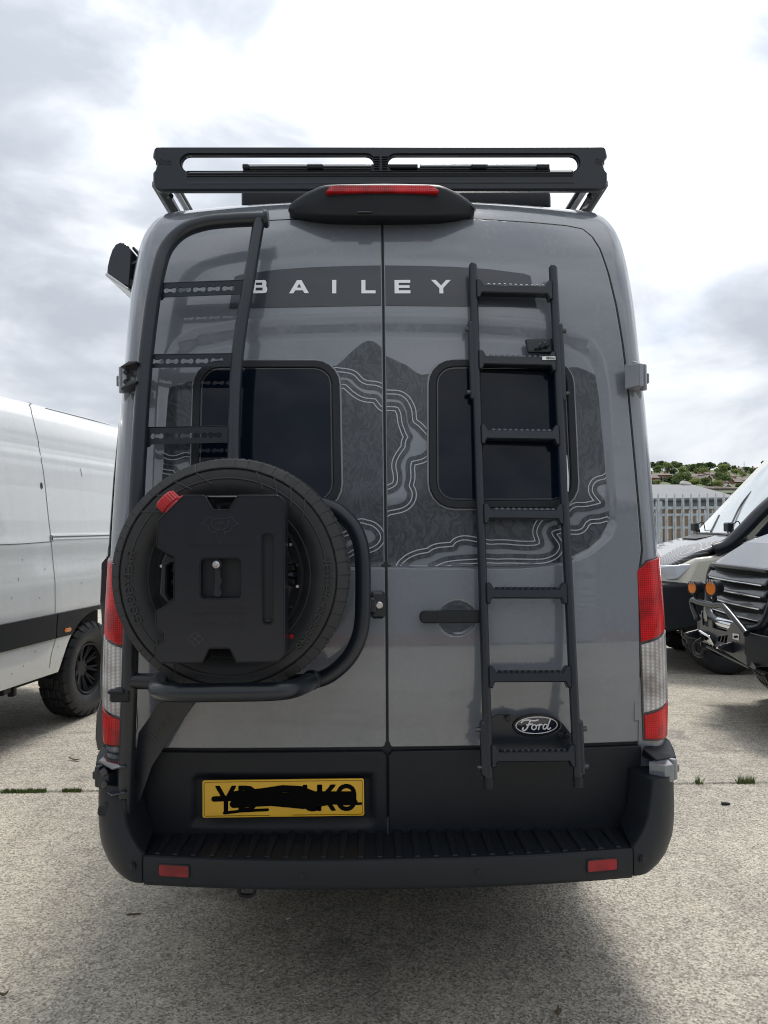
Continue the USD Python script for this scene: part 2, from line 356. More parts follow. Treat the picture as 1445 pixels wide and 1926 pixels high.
M['topo'] = mat('contour_print', {'g': ('geometry', {}), 'n': ('noise_texture', {'scale': 1.3, 'detail': 1.2}), 'k': ('math', {'math_type': 'multiply', 'value2': 46.0}),
    'f': ('math', {'math_type': 'fraction'}), 'l': ('math', {'math_type': 'less_than', 'value2': 0.14}), 'mx': ('mix_color', {'a': (0.05, 0.051, 0.058), 'b': (0.30, 0.30, 0.31)}),
    'p': ('principled_bsdf', {'roughness': 0.3, 'coat_weight': 0.8, 'coat_roughness': 0.05})},
    [('g.position', 'n.vector'), ('n.fac', 'k.value1'), ('k.value', 'f.value1'), ('f.value', 'l.value1'), ('l.value', 'mx.fac'), ('mx.result', 'p.base_color')])
def concrete(name, brushed):
    nodes = {'g': ('geometry', {}), 'vo': ('voronoi_texture', {'scale': 135.0, 'randomness': 1.0}), 'sp': ('separate_color', {}),
        'n1': ('noise_texture', {'scale': 150.0, 'detail': 4.0, 'roughness': 0.75}), 'n2': ('noise_texture', {'scale': 0.55, 'detail': 6.0, 'roughness': 0.62, 'distortion': 0.6}), 'n3': ('noise_texture', {'scale': 9.0, 'detail': 6.0, 'roughness': 0.72}),
        'mix1': ('mix_float', {'fac': 0.5}), 'r1': ('rgb_ramp', {'ramp': [(0.22, (0.18, 0.163, 0.137)), (0.42, (0.37, 0.34, 0.29)), (0.58, (0.49, 0.455, 0.39)), (0.82, (0.69, 0.65, 0.57))]}),
        'r2': ('rgb_ramp', {'ramp': [(0.28, (0.72, 0.72, 0.73)), (0.45, (0.93, 0.93, 0.93)), (0.62, (1.06, 1.05, 1.02))]}), 'r3': ('rgb_ramp', {'ramp': [(0.30, (0.76, 0.76, 0.77)), (0.5, (0.98, 0.98, 0.98)), (0.68, (1.08, 1.07, 1.05))]}),
        'mt': ('mapping', {'scale': (0.9, 0.10, 1.0), 'rotation': (0, 0, -0.12)}), 'nt': ('noise_texture', {'scale': 1.7, 'detail': 4.0, 'roughness': 0.6}), 'rt': ('rgb_ramp', {'ramp': [(0.30, (0.80, 0.80, 0.80)), (0.46, (1, 1, 1)), (1.0, (1, 1, 1))]}),
        'wd': ('noise_texture', {'scale': 3.0, 'detail': 4.0}), 'ws': ('vector_math', {'math_type': 'scale', 'scale': 0.5}), 'wa': ('vector_math', {'math_type': 'add'}),
        'vc': ('noise_texture', {'scale': 2.1, 'detail': 4.0, 'roughness': 0.55}), 'rc': ('rgb_ramp', {'ramp': [(0.0, (1.06, 1.06, 1.05)), (0.36, (1, 1, 1)), (0.60, (1, 1, 1)), (0.68, (0.76, 0.76, 0.77)), (1.0, (0.7, 0.7, 0.71))]}),
        'ma': ('vector_math', {'math_type': 'multiply'}), 'mb': ('vector_math', {'math_type': 'multiply'}), 'mc': ('vector_math', {'math_type': 'multiply'}), 'md': ('vector_math', {'math_type': 'multiply'}),
        'h': ('mix_float', {'fac': 0.45}), 'bp': ('bump', {'strength': 0.85, 'distance': 0.007}), 'p': ('principled_bsdf', {'roughness': 0.85, 'specular_ior_level': 0.3})}
    links = [('g.position', q+'.vector') for q in ('vo', 'n1', 'n2', 'n3', 'mt', 'wd')] + [('mt.vector', 'nt.vector'), ('nt.fac', 'rt.fac'), ('wd.color', 'ws.vector1'), ('ws.vector', 'wa.vector1'), ('g.position', 'wa.vector2'), ('wa.vector', 'vc.vector'), ('vc.fac', 'rc.fac'),
        ('vo.color', 'sp.color'), ('sp.r', 'mix1.a'), ('n1.fac', 'mix1.b'), ('mix1.result', 'r1.fac'), ('n2.fac', 'r2.fac'), ('n3.fac', 'r3.fac'), ('r1.color', 'ma.vector1'), ('r2.color', 'ma.vector2'), ('ma.vector', 'mb.vector1'), ('r3.color', 'mb.vector2'),
        ('mb.vector', 'mc.vector1'), ('rt.color', 'mc.vector2'), ('mc.vector', 'md.vector1'), ('rc.color', 'md.vector2'), ('md.vector', 'p.base_color'), ('vo.distance', 'h.a'), ('n1.fac', 'h.b'), ('bp.normal', 'p.normal')]
    if brushed:
        nodes['mp'] = ('mapping', {'scale': (0.8, 22.0, 1.0)}); nodes['w'] = ('noise_texture', {'scale': 2.2, 'detail': 4.0, 'roughness': 0.6}); nodes['h2'] = ('mix_float', {'fac': 0.6})
        nodes['rw'] = ('rgb_ramp', {'ramp': [(0.3, (0.80, 0.80, 0.80)), (0.6, (1.03, 1.03, 1.03))]}); nodes['mw'] = ('vector_math', {'math_type': 'multiply'})
        links = [l for l in links if l[1] != 'p.base_color'] + [('g.position', 'mp.vector'), ('mp.vector', 'w.vector'), ('h.result', 'h2.a'), ('w.fac', 'h2.b'), ('h2.result', 'bp.height'), ('w.fac', 'rw.fac'), ('md.vector', 'mw.vector1'), ('rw.color', 'mw.vector2'), ('mw.vector', 'p.base_color')]
    else: links += [('h.result', 'bp.height')]
    return mat(name, nodes, links)
M['concrete'] = concrete('aggregate_concrete', False)
M['concrete2'] = concrete('brushed_concrete', True)
M['soil'] = plain('dark_joint', (0.05, 0.045, 0.035), 0.9, var=0.4, vscale=20)
M['meadow'] = plain('hill_grass', (0.07, 0.10, 0.03), 0.9, var=0.4, vscale=0.05)
M['grass'] = plain('joint_grass', (0.09, 0.13, 0.03), 0.7, var=0.3, vscale=30)
M['leaf_dry'] = plain('dry_leaf', (0.10, 0.07, 0.045), 0.8, var=0.4, vscale=80)
M['bark'] = plain('bark', (0.07, 0.055, 0.04), 0.9, var=0.3, vscale=3)
M['brick'] = mat('far_brick', {'g': ('geometry', {}), 'n': ('noise_texture', {'scale': 2.0, 'detail': 6.0, 'roughness': 0.7}), 'r': ('rgb_ramp', {'ramp': [(0.3, (0.20, 0.085, 0.06)), (0.7, (0.32, 0.16, 0.12))]}), 'p': ('principled_bsdf', {'roughness': 0.9})}, [('g.position', 'n.vector'), ('n.fac', 'r.fac'), ('r.color', 'p.base_color')])
M['render_wall'] = plain('pale_render', (0.62, 0.58, 0.54), 0.9, var=0.1, vscale=1)
M['roof_tile'] = plain('grey_roof_tile', (0.17, 0.14, 0.125), 0.85, var=0.25, vscale=1.2)
M['shed_roof'] = plain('grey_sheet_roof', (0.135, 0.142, 0.155), 0.6, var=0.22, vscale=0.5)
M['shed_wall'] = plain('brown_cladding', (0.24, 0.18, 0.115), 0.7, var=0.25, vscale=0.6)
M['wall_clad'] = plain('grey_wall_cladding', (0.20, 0.22, 0.25), 0.5, var=0.15, vscale=0.6)
M['pane'] = plain('house_pane', (0.03, 0.035, 0.04), 0.1)
def leafmat(name, a, b):
    return mat(name, {'g': ('geometry', {}), 'r': ('rgb_ramp', {'ramp': [(0.0, a), (1.0, b)]}), 'd': ('diffuse_bsdf', {}), 't': ('translucent_bsdf', {}), 'm': ('mix_closure', {'fac': 0.3})},
               [('g.random_per_island', 'r.fac'), ('r.color', 'd.color'), ('r.color', 't.color'), ('d.BSDF', 'm.closure1'), ('t.BSDF', 'm.closure2')], surface='m.closure')
M['leaf0'] = leafmat('dark_foliage', (0.085, 0.125, 0.055), (0.18, 0.22, 0.11))
M['leaf1'] = leafmat('mid_foliage', (0.16, 0.205, 0.085), (0.30, 0.34, 0.16))
M['leaf2'] = leafmat('light_foliage', (0.26, 0.30, 0.12), (0.42, 0.44, 0.21))

# ------------------------------------------------------------------ ground
J = float(G(100, 1489)[1])                    # the joint between two slabs
obj('ground', bx((0, 150, -0.16), (900, 900, 0.1)), M['soil'], smooth=False, kind='structure')
def slab(x0, x1, y0, y1): return bx(((x0+x1)/2, (y0+y1)/2, -0.055), (x1-x0, y1-y0, 0.11), 0.012)
SP = 5.2; XJ = (-9.3, -3.9, 2.6+1.9, 9.6)
for k, (ya, yb) in enumerate(((J-3*SP, J-2*SP), (J-2*SP, J-SP), (J-SP, J), (J, J+SP), (J+SP, J+2*SP), (J+2*SP, J+3*SP))):
    for i in range(5):
        xa, xb = ((-30,)+XJ+(30,))[i:i+2]
        obj('concrete_slab', slab(xa+0.006, xb-0.006, ya+0.007, yb-0.007), M['concrete2'] if ya >= J-0.01 else M['concrete'], smooth=False, kind='structure')
rng = np.random.default_rng(5)
def blades(xs, ys, h, w):
    V, F = [], []
    for x, y in zip(xs, ys):
        a = rng.uniform(0, 6.28); l = rng.uniform(0.3, 1.1)*h; d = np.array([math.cos(a), math.sin(a), 0])*w; lean = rng.normal(0, 0.4, 2)*l
        k = len(V); V += [np.array([x, y, -0.02])-d, np.array([x, y, -0.02])+d, np.array([x+lean[0], y+lean[1], l])]; F.append([k, k+1, k+2])
    return TM(np.array(V), np.array(F), process=False)
def joint_x(a, b, n): return rng.uniform(a, b, n), J + rng.normal(0, 0.012, n)
xs = [G(px, 1489)[0] for px in (30, 60, 110, 140, 175)] 
xa, ya = joint_x(float(G(5, 1489)[0]), float(G(150, 1489)[0]), 2200)
keep = meshkit.noise(np.c_[xa*5, 0*xa, 0*xa], 6) > .52; xa, ya = xa[keep], ya[keep]
xb, yb = joint_x(float(G(1362, 1515)[0]), float(G(1500, 1515)[0]), 900)
keep = meshkit.noise(np.c_[xb*9, 0*xb, 0*xb], 11) > .60; xb, yb_j = xb[keep], yb[keep]
obj('moss', blades(np.r_[xa], np.r_[ya], 0.022, 0.004), M['grass'], smooth=False, label='low green moss growing in the slab joint to the left of the campervan', cat='moss', kind='stuff')
xs2 = rng.uniform(-6, 7, 900); xs2 = xs2[meshkit.noise(np.c_[xs2*2.2, 0*xs2, 0*xs2], 3) > .62]; obj('weeds', blades(xs2, J + rng.normal(0, .006, len(xs2)), 0.012, 0.003), M['grass'], smooth=False, label='sparse tiny weeds along the whole joint between the slabs', cat='weeds', kind='stuff')
obj('grass', blades(xb, yb_j, 0.050, 0.003), M['grass'], smooth=False, label='thin tufts of grass in the slab joint to the right of the campervan', cat='grass', kind='stuff')
def curl_leaf(c, L, w, a, lift=0.012):
    n = 7; t = np.linspace(-1, 1, n); wd = w*np.sqrt(np.maximum(0.03, 1-t**2)); zz = 0.004 + lift*t**2
    V = np.r_[np.c_[t*L/2, wd/2, zz+0.006], np.c_[t*L/2, 0*t, zz], np.c_[t*L/2, -wd/2, zz+0.006]]; F = []
    for r_ in range(2):
        for k in range(n-1): a0 = r_*n+k; F += [[a0, a0+n, a0+n+1], [a0, a0+n+1, a0+1]]
    m = TM(V, F, process=False); m.apply_transform(trimesh.transformations.rotation_matrix(a, [0, 0, 1])); m.apply_translation([c[0], c[1], 0]); return m
obj('dry_leaf', curl_leaf(G(140, 1431), 0.10, 0.022, -0.35), M['leaf_dry'], smooth=False, label='long dry leaf lying on the concrete left of the campervan', cat='leaf')
obj('dry_leaf', curl_leaf(G(7, 1876), 0.03, 0.016, 0.3), M['leaf_dry'], smooth=False, label='small dark leaf at the bottom left edge of the concrete', cat='leaf')
obj('seed_pod', [hull([(*(G(1049, 1908)+[0, 0, .008]), .008), (*(G(1049, 1908)+[.012, .01, .008]), .006)]), tube([G(1049, 1908)+[0, 0, .012], G(1049, 1908)+[.002, -.004, .03]], .003, 6)], M['leaf_dry'], label='small dark pod lying on the concrete below the bumper', cat='pod')
obj('rubber_scrap', [bx(G(1363, 1514)+[0, 0, .007], (.035, .02, .014), .004), bx(G(1366, 1514)+[0.012, 0, .006], (.02, .014, .012), .003)], M['clad'], label='black scrap lying at the end of the right slab joint', cat='scrap')
for k, (px, py, l) in enumerate(((490, 1829, 'pale chip on the shaded concrete under the bumper'), (540, 1730, 'white fleck on the shaded concrete near the tow eye'), (240, 1722, 'thin twig on the concrete left of the bumper corner'))):
    g = G(px, py)
    obj(('stone_chip', 'stone_chip', 'twig')[k], hull([(*(g+[0, 0, .004]), .004), (*(g+[.012 if k < 2 else .05, .006, .004]), .003)], 0), M['render_wall'] if k < 2 else M['leaf_dry'], label=l, cat=('chip', 'chip', 'twig')[k])

# ------------------------------------------------------------------ the campervan: body surface
_S0 = PchipInterpolator([.40, .50, .60, .75, .89, 1.05, 1.2, 1.47, 1.9, 2.2, 2.5, 2.65, 2.72, 2.77, 2.80, 2.83, 2.86, 2.89, 2.905],
                        [.04, .035, .03, .022, .012, .0, .002, .025, .075, .12, .19, .25, .29, .33, .36, .41, .48, .58, .72])
_W = PchipInterpolator([.4, .5, .85, 1.5, 2.0, 2.2, 2.47, 2.66, 2.72, 2.77, 2.83, 2.86, 2.89, 2.905],
                       [.942, .952, .960, .948, .935, .926, .924, .920, .915, .905, .885, .862, .82, .74])
RX, RY = 0.095, 0.19
def ramp(z): t = np.clip((z-2.2)/0.5, 0, 1); return t*t*(3-2*t)
def crown(x, z): return 0.03*(np.minimum(np.abs(x), 0.9)/0.8)**2*ramp(z)
def vsurf0(u, z, lifted=False):
    u, z = np.asarray(u, float), np.asarray(z, float); a = np.abs(u)
    zl = z if lifted else z + crown(a, z)
    zl = np.clip(zl, .4, 2.905); w = _W(zl); xc = w-RX; L = (RX+RY)/2*np.pi/2
    t = np.clip((a-xc)/L, 0, 1)*np.pi/2; ext = np.maximum(a-xc-L, 0)
    flat = np.minimum(a, xc)
    x = np.where(a <= xc, a, xc + RX*np.sin(t)); y = _S0(zl) + 0.03*(flat/0.8)**2.5 + RY*(1-np.cos(t)) + ext
    zz = z - crown(x, z) if lifted else z
    return np.stack([x*np.sign(u+1e-12), y, np.broadcast_to(zz, x.shape)], -1)
def vsurf(u, z):
    p = vsurf0(u, z); e = 2e-3
    du = vsurf0(np.asarray(u)+e, z)-vsurf0(np.asarray(u)-e, z); dz = vsurf0(u, np.asarray(z)+e)-vsurf0(u, np.asarray(z)-e)
    n = np.cross(du, dz); n /= np.linalg.norm(n, axis=-1, keepdims=True); return p, n
def onS(px, py):
    Y = 0.1
    for _ in range(14):
        p = P(px, py, Y); x, z = abs(p[0]), p[2]; zl = min(max(z+crown(x, z), .4), 2.905); xc = _W(zl)-RX; L = (RX+RY)/2*np.pi/2
        u = x if x <= xc else xc + L*math.asin(min(1, (x-xc)/RX))/(np.pi/2)
        u *= np.sign(p[0]); Yn = float(vsurf0(u, z)[1]); Y = 0.5*Y+0.5*Yn
    return np.array([u, z])
def SP_(pts): return Polygon([onS(*p) for p in pts]).buffer(0)
def off_S(px, py, off):
    """point on the sight line lying `off` metres behind (+) or in front (-) of the rear surface"""
    u, z = onS(px, py); Y = float(vsurf0(u, z)[1])
    for _ in range(3): p = P(px, py, Y+off); Y = float(_S0(min(max(p[2], .4), 2.905))) + 0.03*(min(abs(p[0]), .8)/0.8)**2.5
    return P(px, py, Y+off)
def mir(poly): return affinity.scale(poly, -1, 1, origin=(0, 0))

VAN = thing('campervan', 'dark grey high roof campervan seen from behind with mountain graphics, ladders and roof rack', 'campervan')
V_ = VAN
# doors
RD = [(725.5, 411), (800, 412), (900, 415), (1000, 421), (1065, 427), (1095, 433), (1112, 447), (1126, 469), (1142, 515), (1157, 577), (1169, 649), (1177, 715), (1185, 800), (1199, 957), (1205, 1035), (1200, 1075), (1201, 1180), (1203, 1300), (1205, 1396), (1100, 1400), (900, 1404), (733, 1406.5)]
RL = [(735, 1412), (900, 1409), (1100, 1405), (1205, 1401), (1203, 1500), (1192, 1558), (1180, 1572), (1000, 1580), (735, 1586)]
pRD, pRL = SP_(RD), SP_(RL)
pRD = unary_union([pRD, sbox(0.0, .9, .05, 2.70).intersection(sbox(0, .897, .05, pRD.bounds[3]-0.002))]).intersection(sbox(0.0035, 0, 2, 3))
pRL = unary_union([pRL, sbox(0, pRL.bounds[1]+.01, .05, pRL.bounds[3]-.008)]).intersection(sbox(0.0035, 0, 2, 3))
def rnd(p, r): return p.buffer(-r, join_style=1).buffer(r, join_style=1, quad_segs=5)
pRD, pRL = rnd(pRD, .012), rnd(pRL, .010)
oR = SP_([(690, 592), (900, 596), (1000, 603), (1075, 616), (1115, 637), (1136, 675), (1146, 740), (1158, 985), (1150, 1010), (1110, 1043), (1060, 1063), (980, 1070), (690, 1070)])
iR = SP_([(690, 631), (900, 635), (1000, 642), (1062, 653), (1100, 668), (1119, 695), (1127, 745), (1148, 985), (1140, 1001), (1102, 1035), (1056, 1056), (975, 1063.5), (690, 1063.5)])
oR, iR = rnd(oR, .03), rnd(iR, .03)
DREC = 0.0155
def recess(u, z):
    a = np.abs(np.asarray(u)); p = shapely.points(a, z)
    di, do = shapely.distance(p, iR), shapely.distance(p, oR.exterior); ins = shapely.contains(oR, p)
    t = np.where(ins, do/np.maximum(do+di, 1e-9), 0.0); t = np.where(di <= 0, 1.0, t); t = .75*t + .25*t*t*(3-2*t)
    # moulded brow above the recess and the crease of the lower panel
    zc = 1.075 + .055*np.abs(u)
    return -DREC*t - .075*np.clip(zc-np.asarray(z), 0, .13)
_door_in = unary_union([pRD, pRL, sbox(-.1, .64, .1, 2.69)]).buffer(-.02)
# body shell
lev = np.r_[np.linspace(.60, 2.6, 40), np.linspace(2.63, 2.905, 16)]
us = np.r_[np.linspace(0, .6, 13), np.linspace(.63, 1.12, 34)]
rows = []
for z in lev:
    h = vsurf0(us, np.full_like(us, z), lifted=True); yf = 5.55 if z < 1.15 else 5.55-(z-1.15)*0.75
    endx = h[-1, 0]; fr = np.array([[endx, 1.5, h[-1, 2]], [endx, 3.2, h[-1, 2]], [endx*.99, yf-.5, h[-1, 2]], [endx*.93, yf-.12, h[-1, 2]], [endx*.7, yf, h[-1, 2]], [0, yf+.06, h[-1, 2]]])
    inn = shapely.contains(_door_in, shapely.points(us, h[:, 2])); h[inn, 1] += .05
    half = np.vstack([h, fr]); rows.append(np.vstack([half, (half*[-1, 1, 1])[::-1][1:-1]]))
nr, nc = len(rows), len(rows[0]); Vv = np.vstack(rows); F = []
for r_ in range(nr-1):
    for k in range(nc):
        k2 = (k+1) % nc; F += [[r_*nc+k, r_*nc+k2, (r_+1)*nc+k2], [r_*nc+k, (r_+1)*nc+k2, (r_+1)*nc+k]]
top = trimesh.creation.triangulate_polygon(Polygon(rows[-1][:, :2]).buffer(0), engine='earcut')
body = TM(Vv, F, process=False); cap = TM(np.c_[top[0], np.full(len(top[0]), rows[-1][:, 2].min()+.012)], top[1], process=False)
low = TM(np.c_[np.array(top[0])*[1, 1], np.full(len(top[0]), 0.42)], top[1], process=False)
BODY = obj('body', cat(body, cap), M['paint'], V_, smooth=40)
obj('underbody', [bx((0, 2.9, .40), (1.75, 5.0, .16), .03), bx((0, .35, .46), (1.5, .35, .10), .02), cyl((-.8, 1.1, .36), (.8, 1.1, .36), .05), cyl((-.55, .5, .36), (-.55, 1.9, .36), .06)], M['clad'], V_)

wR = SP_([(810, 676.5), (1072, 674.5), (1085, 720), (1091, 950), (820, 956), (806, 720)]) 
wR = rnd(Polygon([onS(*p) for p in [(806.5, 677), (1077, 675), (1090, 955.5), (807, 956.5)]]), .085)
cupR = None
handle_c = onS(868, 1161)
def dimples(u, z, cx, cz, rx, rz, d):
    q = ((u-cx)/rx)**2+((z-cz)/rz)**2; return -d*np.clip(1-q, 0, 1)**0.5
def ex_right(u, z): return recess(u, z) + np.where(u > 0, dimples(u, z, onS(860, 1166)[0], onS(860, 1163)[1], .058, .053, .022), 0)
plate_rec = rnd(Polygon([onS(*p) for p in [(362, 1456), (704, 1454), (708, 1553), (360, 1553)]]), .02)
def ex_plate(u, z):
    p = shapely.points(u, z); d = shapely.distance(p, plate_rec.exterior); t = np.where(shapely.contains(plate_rec, p), np.clip(d/.014, 0, 1), 0); return -.016*t*t*(3-2*t)
OFF = 0.006
CRZ = np.arange(oR.bounds[1]-.004, oR.bounds[1]+.024, .0017)
obj('door_seal', grid_patch(unary_union([pRD, pRL, mir(pRD), mir(pRL), sbox(-.02, .64, .02, 2.70)]).buffer(.0085).difference(unary_union([q.buffer(-.012) for q in (pRD, pRL, mir(pRD), mir(pRL))])), vsurf, .0015, 0, .03, recess), M['shadowgap'], V_, smooth=True)
DR = obj('rear_door', grid_patch(pRD, vsurf, OFF, .02, .0065, ex_right, bev=.003, rows_at=CRZ), M['paint'], V_, smooth=50)
DL = obj('rear_door', grid_patch(mir(pRD), vsurf, OFF, .02, .0065, recess, bev=.003, rows_at=CRZ), M['paint'], V_, smooth=50)
CR = obj('lower_door_panel', grid_patch(pRL, vsurf, OFF+.002, .02, .02, None, bev=.003), M['clad'], V_, smooth=50)
CL = obj('lower_door_panel', grid_patch(mir(pRL), vsurf, OFF+.002, .02, .012, ex_plate, bev=.003), M['clad'], V_, smooth=50)

# windows of the doors
for D, w, ex in ((DR, wR, recess), (DL, mir(wR), recess)):
    ring = w.difference(w.buffer(-.026)); ring2 = w.buffer(-.0255).difference(w.buffer(-.033))
    obj('window_trim', grid_patch(w.buffer(.006).difference(w.buffer(-.004)), vsurf, OFF+.006, .008, .012, ex, bev=.002), M['paint'], D, smooth=50)
    obj('window_frame', grid_patch(ring, vsurf, OFF+.014, .014, .012, ex, bev=.004), M['clad'], D, smooth=50)
    obj('window_seal', grid_patch(ring2, vsurf, OFF+.010, .010, .012, ex, bev=.002), M['gloss_black'], D, smooth=50)
    obj('window_pane', grid_patch(w.buffer(-.030), vsurf, OFF+.008, .004, .05, ex), M['glass'], D, smooth=True)

# printed mountain graphics
c1 = lambda *q: [(600+x/4.0136, 620+y/4.0136) for x, y in q]
c2 = lambda *q: [(920+x/5.78, 850+y/5.78) for x, y in q]
c3 = lambda *q: [(280+x/7.225, 640+y/7.225) for x, y in q]
c4 = lambda *q: [(700+x/2.676, 620+y/2.676) for x, y in q]
c4b = lambda *q: [(600+x/4.0139, 900+y/4.0139) for x, y in q]
gapR, gapL = sbox(.0075, .3, 2, 3), sbox(-2, .3, -.0075, 3)
mtR = SP_(c1((500, 188), (550, 210), (600, 235), (660, 260), (700, 290), (740, 320), (780, 335), (860, 322)) + c4((330, 300), (980, 300), (980, 190), (1010, 184), (1040, 185), (1080, 200), (1110, 215), (1135, 225), (1140, 240), (1155, 400), (1165, 450), (1185, 620), (1195, 740), (1199, 945), (1185, 985), (1150, 1055), (1090, 1100), (1030, 1130), (960, 1168), (900, 1180), (700, 1190), (200, 1198), (65, 1200)))
mtL = SP_(c3((205, 655), (540, 550), (700, 560), (700, 400)) + c1((0, 300), (85, 268), (130, 265), (165, 238), (200, 205), (235, 170), (270, 140), (310, 105), (345, 84), (370, 76), (400, 78), (430, 90), (475, 130), (495, 140), (500, 1797), (100, 1797)) + [(560, 1066), (330, 1060), (302, 1040)] + c3((112, 1860), (130, 1400), (180, 1000)))
rvR1 = c1((480, 517), (508, 515), (555, 517), (590, 520), (615, 530), (640, 555), (665, 610), (672, 680), (690, 720), (735, 755), (790, 815), (830, 845), (840, 870), (820, 895), (770, 937), (690, 958), (665, 985), (655, 1040), (658, 1110), (645, 1180), (668, 1235), (655, 1280), (610, 1310), (515, 1330), (480, 1345),
          (480, 1258), (515, 1245), (560, 1228), (605, 1200), (630, 1150), (630, 1085), (619, 1020), (640, 965), (685, 900), (692, 850), (712, 805), (690, 760), (665, 690), (655, 620), (625, 560), (580, 542), (508, 540), (480, 545))
rvR2 = c4b((655, 690), (690, 640), (760, 608), (840, 592), (900, 560), (1030, 545), (1060, 512), (1110, 500), (1195, 515), (1290, 533)) + c2((100, 1053), (200, 1055), (300, 1065), (400, 1070), (490, 1068), (540, 1060), (590, 1035), (610, 1005), (600, 930), (580, 870), (600, 815), (640, 770), (700, 745), (790, 735), (850, 722), (910, 698), (935, 665), (970, 645), (1030, 645), (1100, 638), (1240, 602), (1272, 570), (1265, 520), (1200, 440), (1185, 400), (1210, 360), (1290, 340), (1330, 335),
          (1340, 650), (1310, 640), (1200, 672), (1100, 680), (1040, 712), (1010, 745), (985, 785), (930, 795), (800, 782), (740, 790), (670, 815), (640, 850), (635, 880), (660, 940), (715, 1015), (715, 1040), (680, 1075), (600, 1105), (500, 1112), (400, 1110), (200, 1105), (100, 1110)) + c4b((1280, 565), (1190, 570), (1060, 577), (950, 592), (870, 625), (830, 645), (805, 690))
rvL1 = c1((120, 345), (150, 348), (210, 355), (245, 368), (275, 400), (310, 427), (360, 445), (420, 450), (460, 468), (500, 515), (500, 548), (475, 520), (455, 495), (430, 482), (350, 473), (290, 440), (240, 395), (200, 372), (120, 374))
rvL2 = c1((510, 1300), (440, 1330), (370, 1358), (325, 1378), (295, 1410), (275, 1450), (300, 1490), (370, 1500), (420, 1530), (432, 1565), (410, 1595), (360, 1610), (280, 1590), (235, 1625), (230, 1690), (275, 1650), (300, 1625), (380, 1590), (395, 1560), (370, 1530), (310, 1500), (312, 1460), (330, 1420), (360, 1395), (420, 1376), (510, 1345))
rvL2 = c1((510, 1300), (440, 1330), (370, 1358), (325, 1378), (290, 1420), (280, 1470), (330, 1498), (390, 1515), (428, 1560), (405, 1597), (340, 1620), (270, 1612), (200, 1650), (200, 1600), (290, 1560), (320, 1500), (315, 1450), (335, 1415), (365, 1393), (420, 1376), (510, 1345))
rvL3 = c3((100, 1620), (140, 1635), (220, 1672), (310, 1684), (400, 1672), (530, 1650), (530, 1880), (460, 1880), (430, 1780), (390, 1740), (350, 1700), (250, 1690), (140, 1660), (100, 1650))
def riv(pts): return Polygon(smooth_line([onS(*p) for p in pts], 5, True)).buffer(0).buffer(.002).buffer(-.002)
for D, mt, rvs, gp, w in ((DR, mtR, [riv(rvR1), riv(rvR2)], gapR, wR), (DL, mtL, [riv(rvL1), riv(rvL2), riv(rvL3)], gapL, mir(wR))):
    rv = unary_union(rvs); free = w.buffer(.0065)
    area = mt.intersection(gp).difference(free)
    if D == DL: area = area.intersection(mir(iR.buffer(.002)))
    else: area = area.intersection(iR.buffer(.002))
    obj('mountain_print', grid_patch(area.difference(rv), vsurf, OFF+.0016, 0, .012, recess), M['decal'], D, smooth=True)
    for d in (.0165, .030):
        ln = rv.buffer(d, quad_segs=4).boundary.buffer(.0017).intersection(area.difference(rv))
        for l1 in polys(ln.simplify(.0003)):
            if l1.area > 2e-5: obj('contour_line', grid_patch(l1, vsurf, OFF+.0024, 0, .03, recess), M['line_print'], D, smooth=True)

# lettered band
bR = SP_([(722, 501.5), (800, 502.5), (860, 504.5), (920, 508.5), (985, 517), (997, 521), (1002, 545), (1008.5, 580), (860, 578), (722, 576.5)])
for D, b, gp in ((DR, bR, gapR), (DL, mir(bR), gapL)):
    obj('name_band', grid_patch(b.intersection(gp), vsurf, OFF+.0016, 0, .02, recess), M['band'], D, smooth=True)
def glyph(ch):
    S_ = 0.30
    R_ = lambda x0, y0, x1, y1: sbox(x0, y0, x1, y1)
    if ch == 'B': return unary_union([rrect(0, .44, 1.16, 1, .20).union(R_(0, .44, .5, 1)), rrect(0, 0, 1.24, .56, .22).union(R_(0, 0, .5, .56))]).difference(R_(.32, .20, .88, .42)).difference(R_(.32, .62, .82, .80))
    if ch == 'A': return Polygon([(0, 0), (.60, 1), (.94, 1), (1.54, 0), (1.20, 0), (1.06, .22), (.48, .22), (.34, 0)]).difference(Polygon([(.60, .42), (.94, .42), (.77, .72)]))
    if ch == 'I': return R_(0, 0, .31, 1)
    if ch == 'L': return R_(0, 0, .31, 1).union(R_(0, 0, 1.08, .22))
    if ch == 'E': return R_(0, 0, .31, 1).union(R_(0, 0, 1.16, .22)).union(R_(0, .40, 1.10, .60)).union(R_(0, .78, 1.16, 1))
    if ch == 'Y': return Polygon([(.62, 0), (.62, .38), (0, 1), (.36, 1), (.775, .58), (1.19, 1), (1.55, 1), (.93, .38), (.93, 0)])
for ch, x0, x1, D in (('B', 474, 504, DL), ('A', 544.5, 582, DL), ('I', 625, 633, DL), ('L', 680, 706.5, DL), ('E', 742.5, 771.5, DR), ('Y', 811.5, 847.5, DR)):
    a, b = onS(x0, 554), onS(x1, 529); g = glyph(ch); gb = g.bounds
    g = affinity.translate(affinity.scale(g, (b[0]-a[0])/gb[2], (b[1]-a[1]), origin=(0, 0)), a[0], a[1])
    obj('letter', grid_patch(g, vsurf, OFF+.0026, 0, .02, recess), M['white_print'], D, smooth=True)

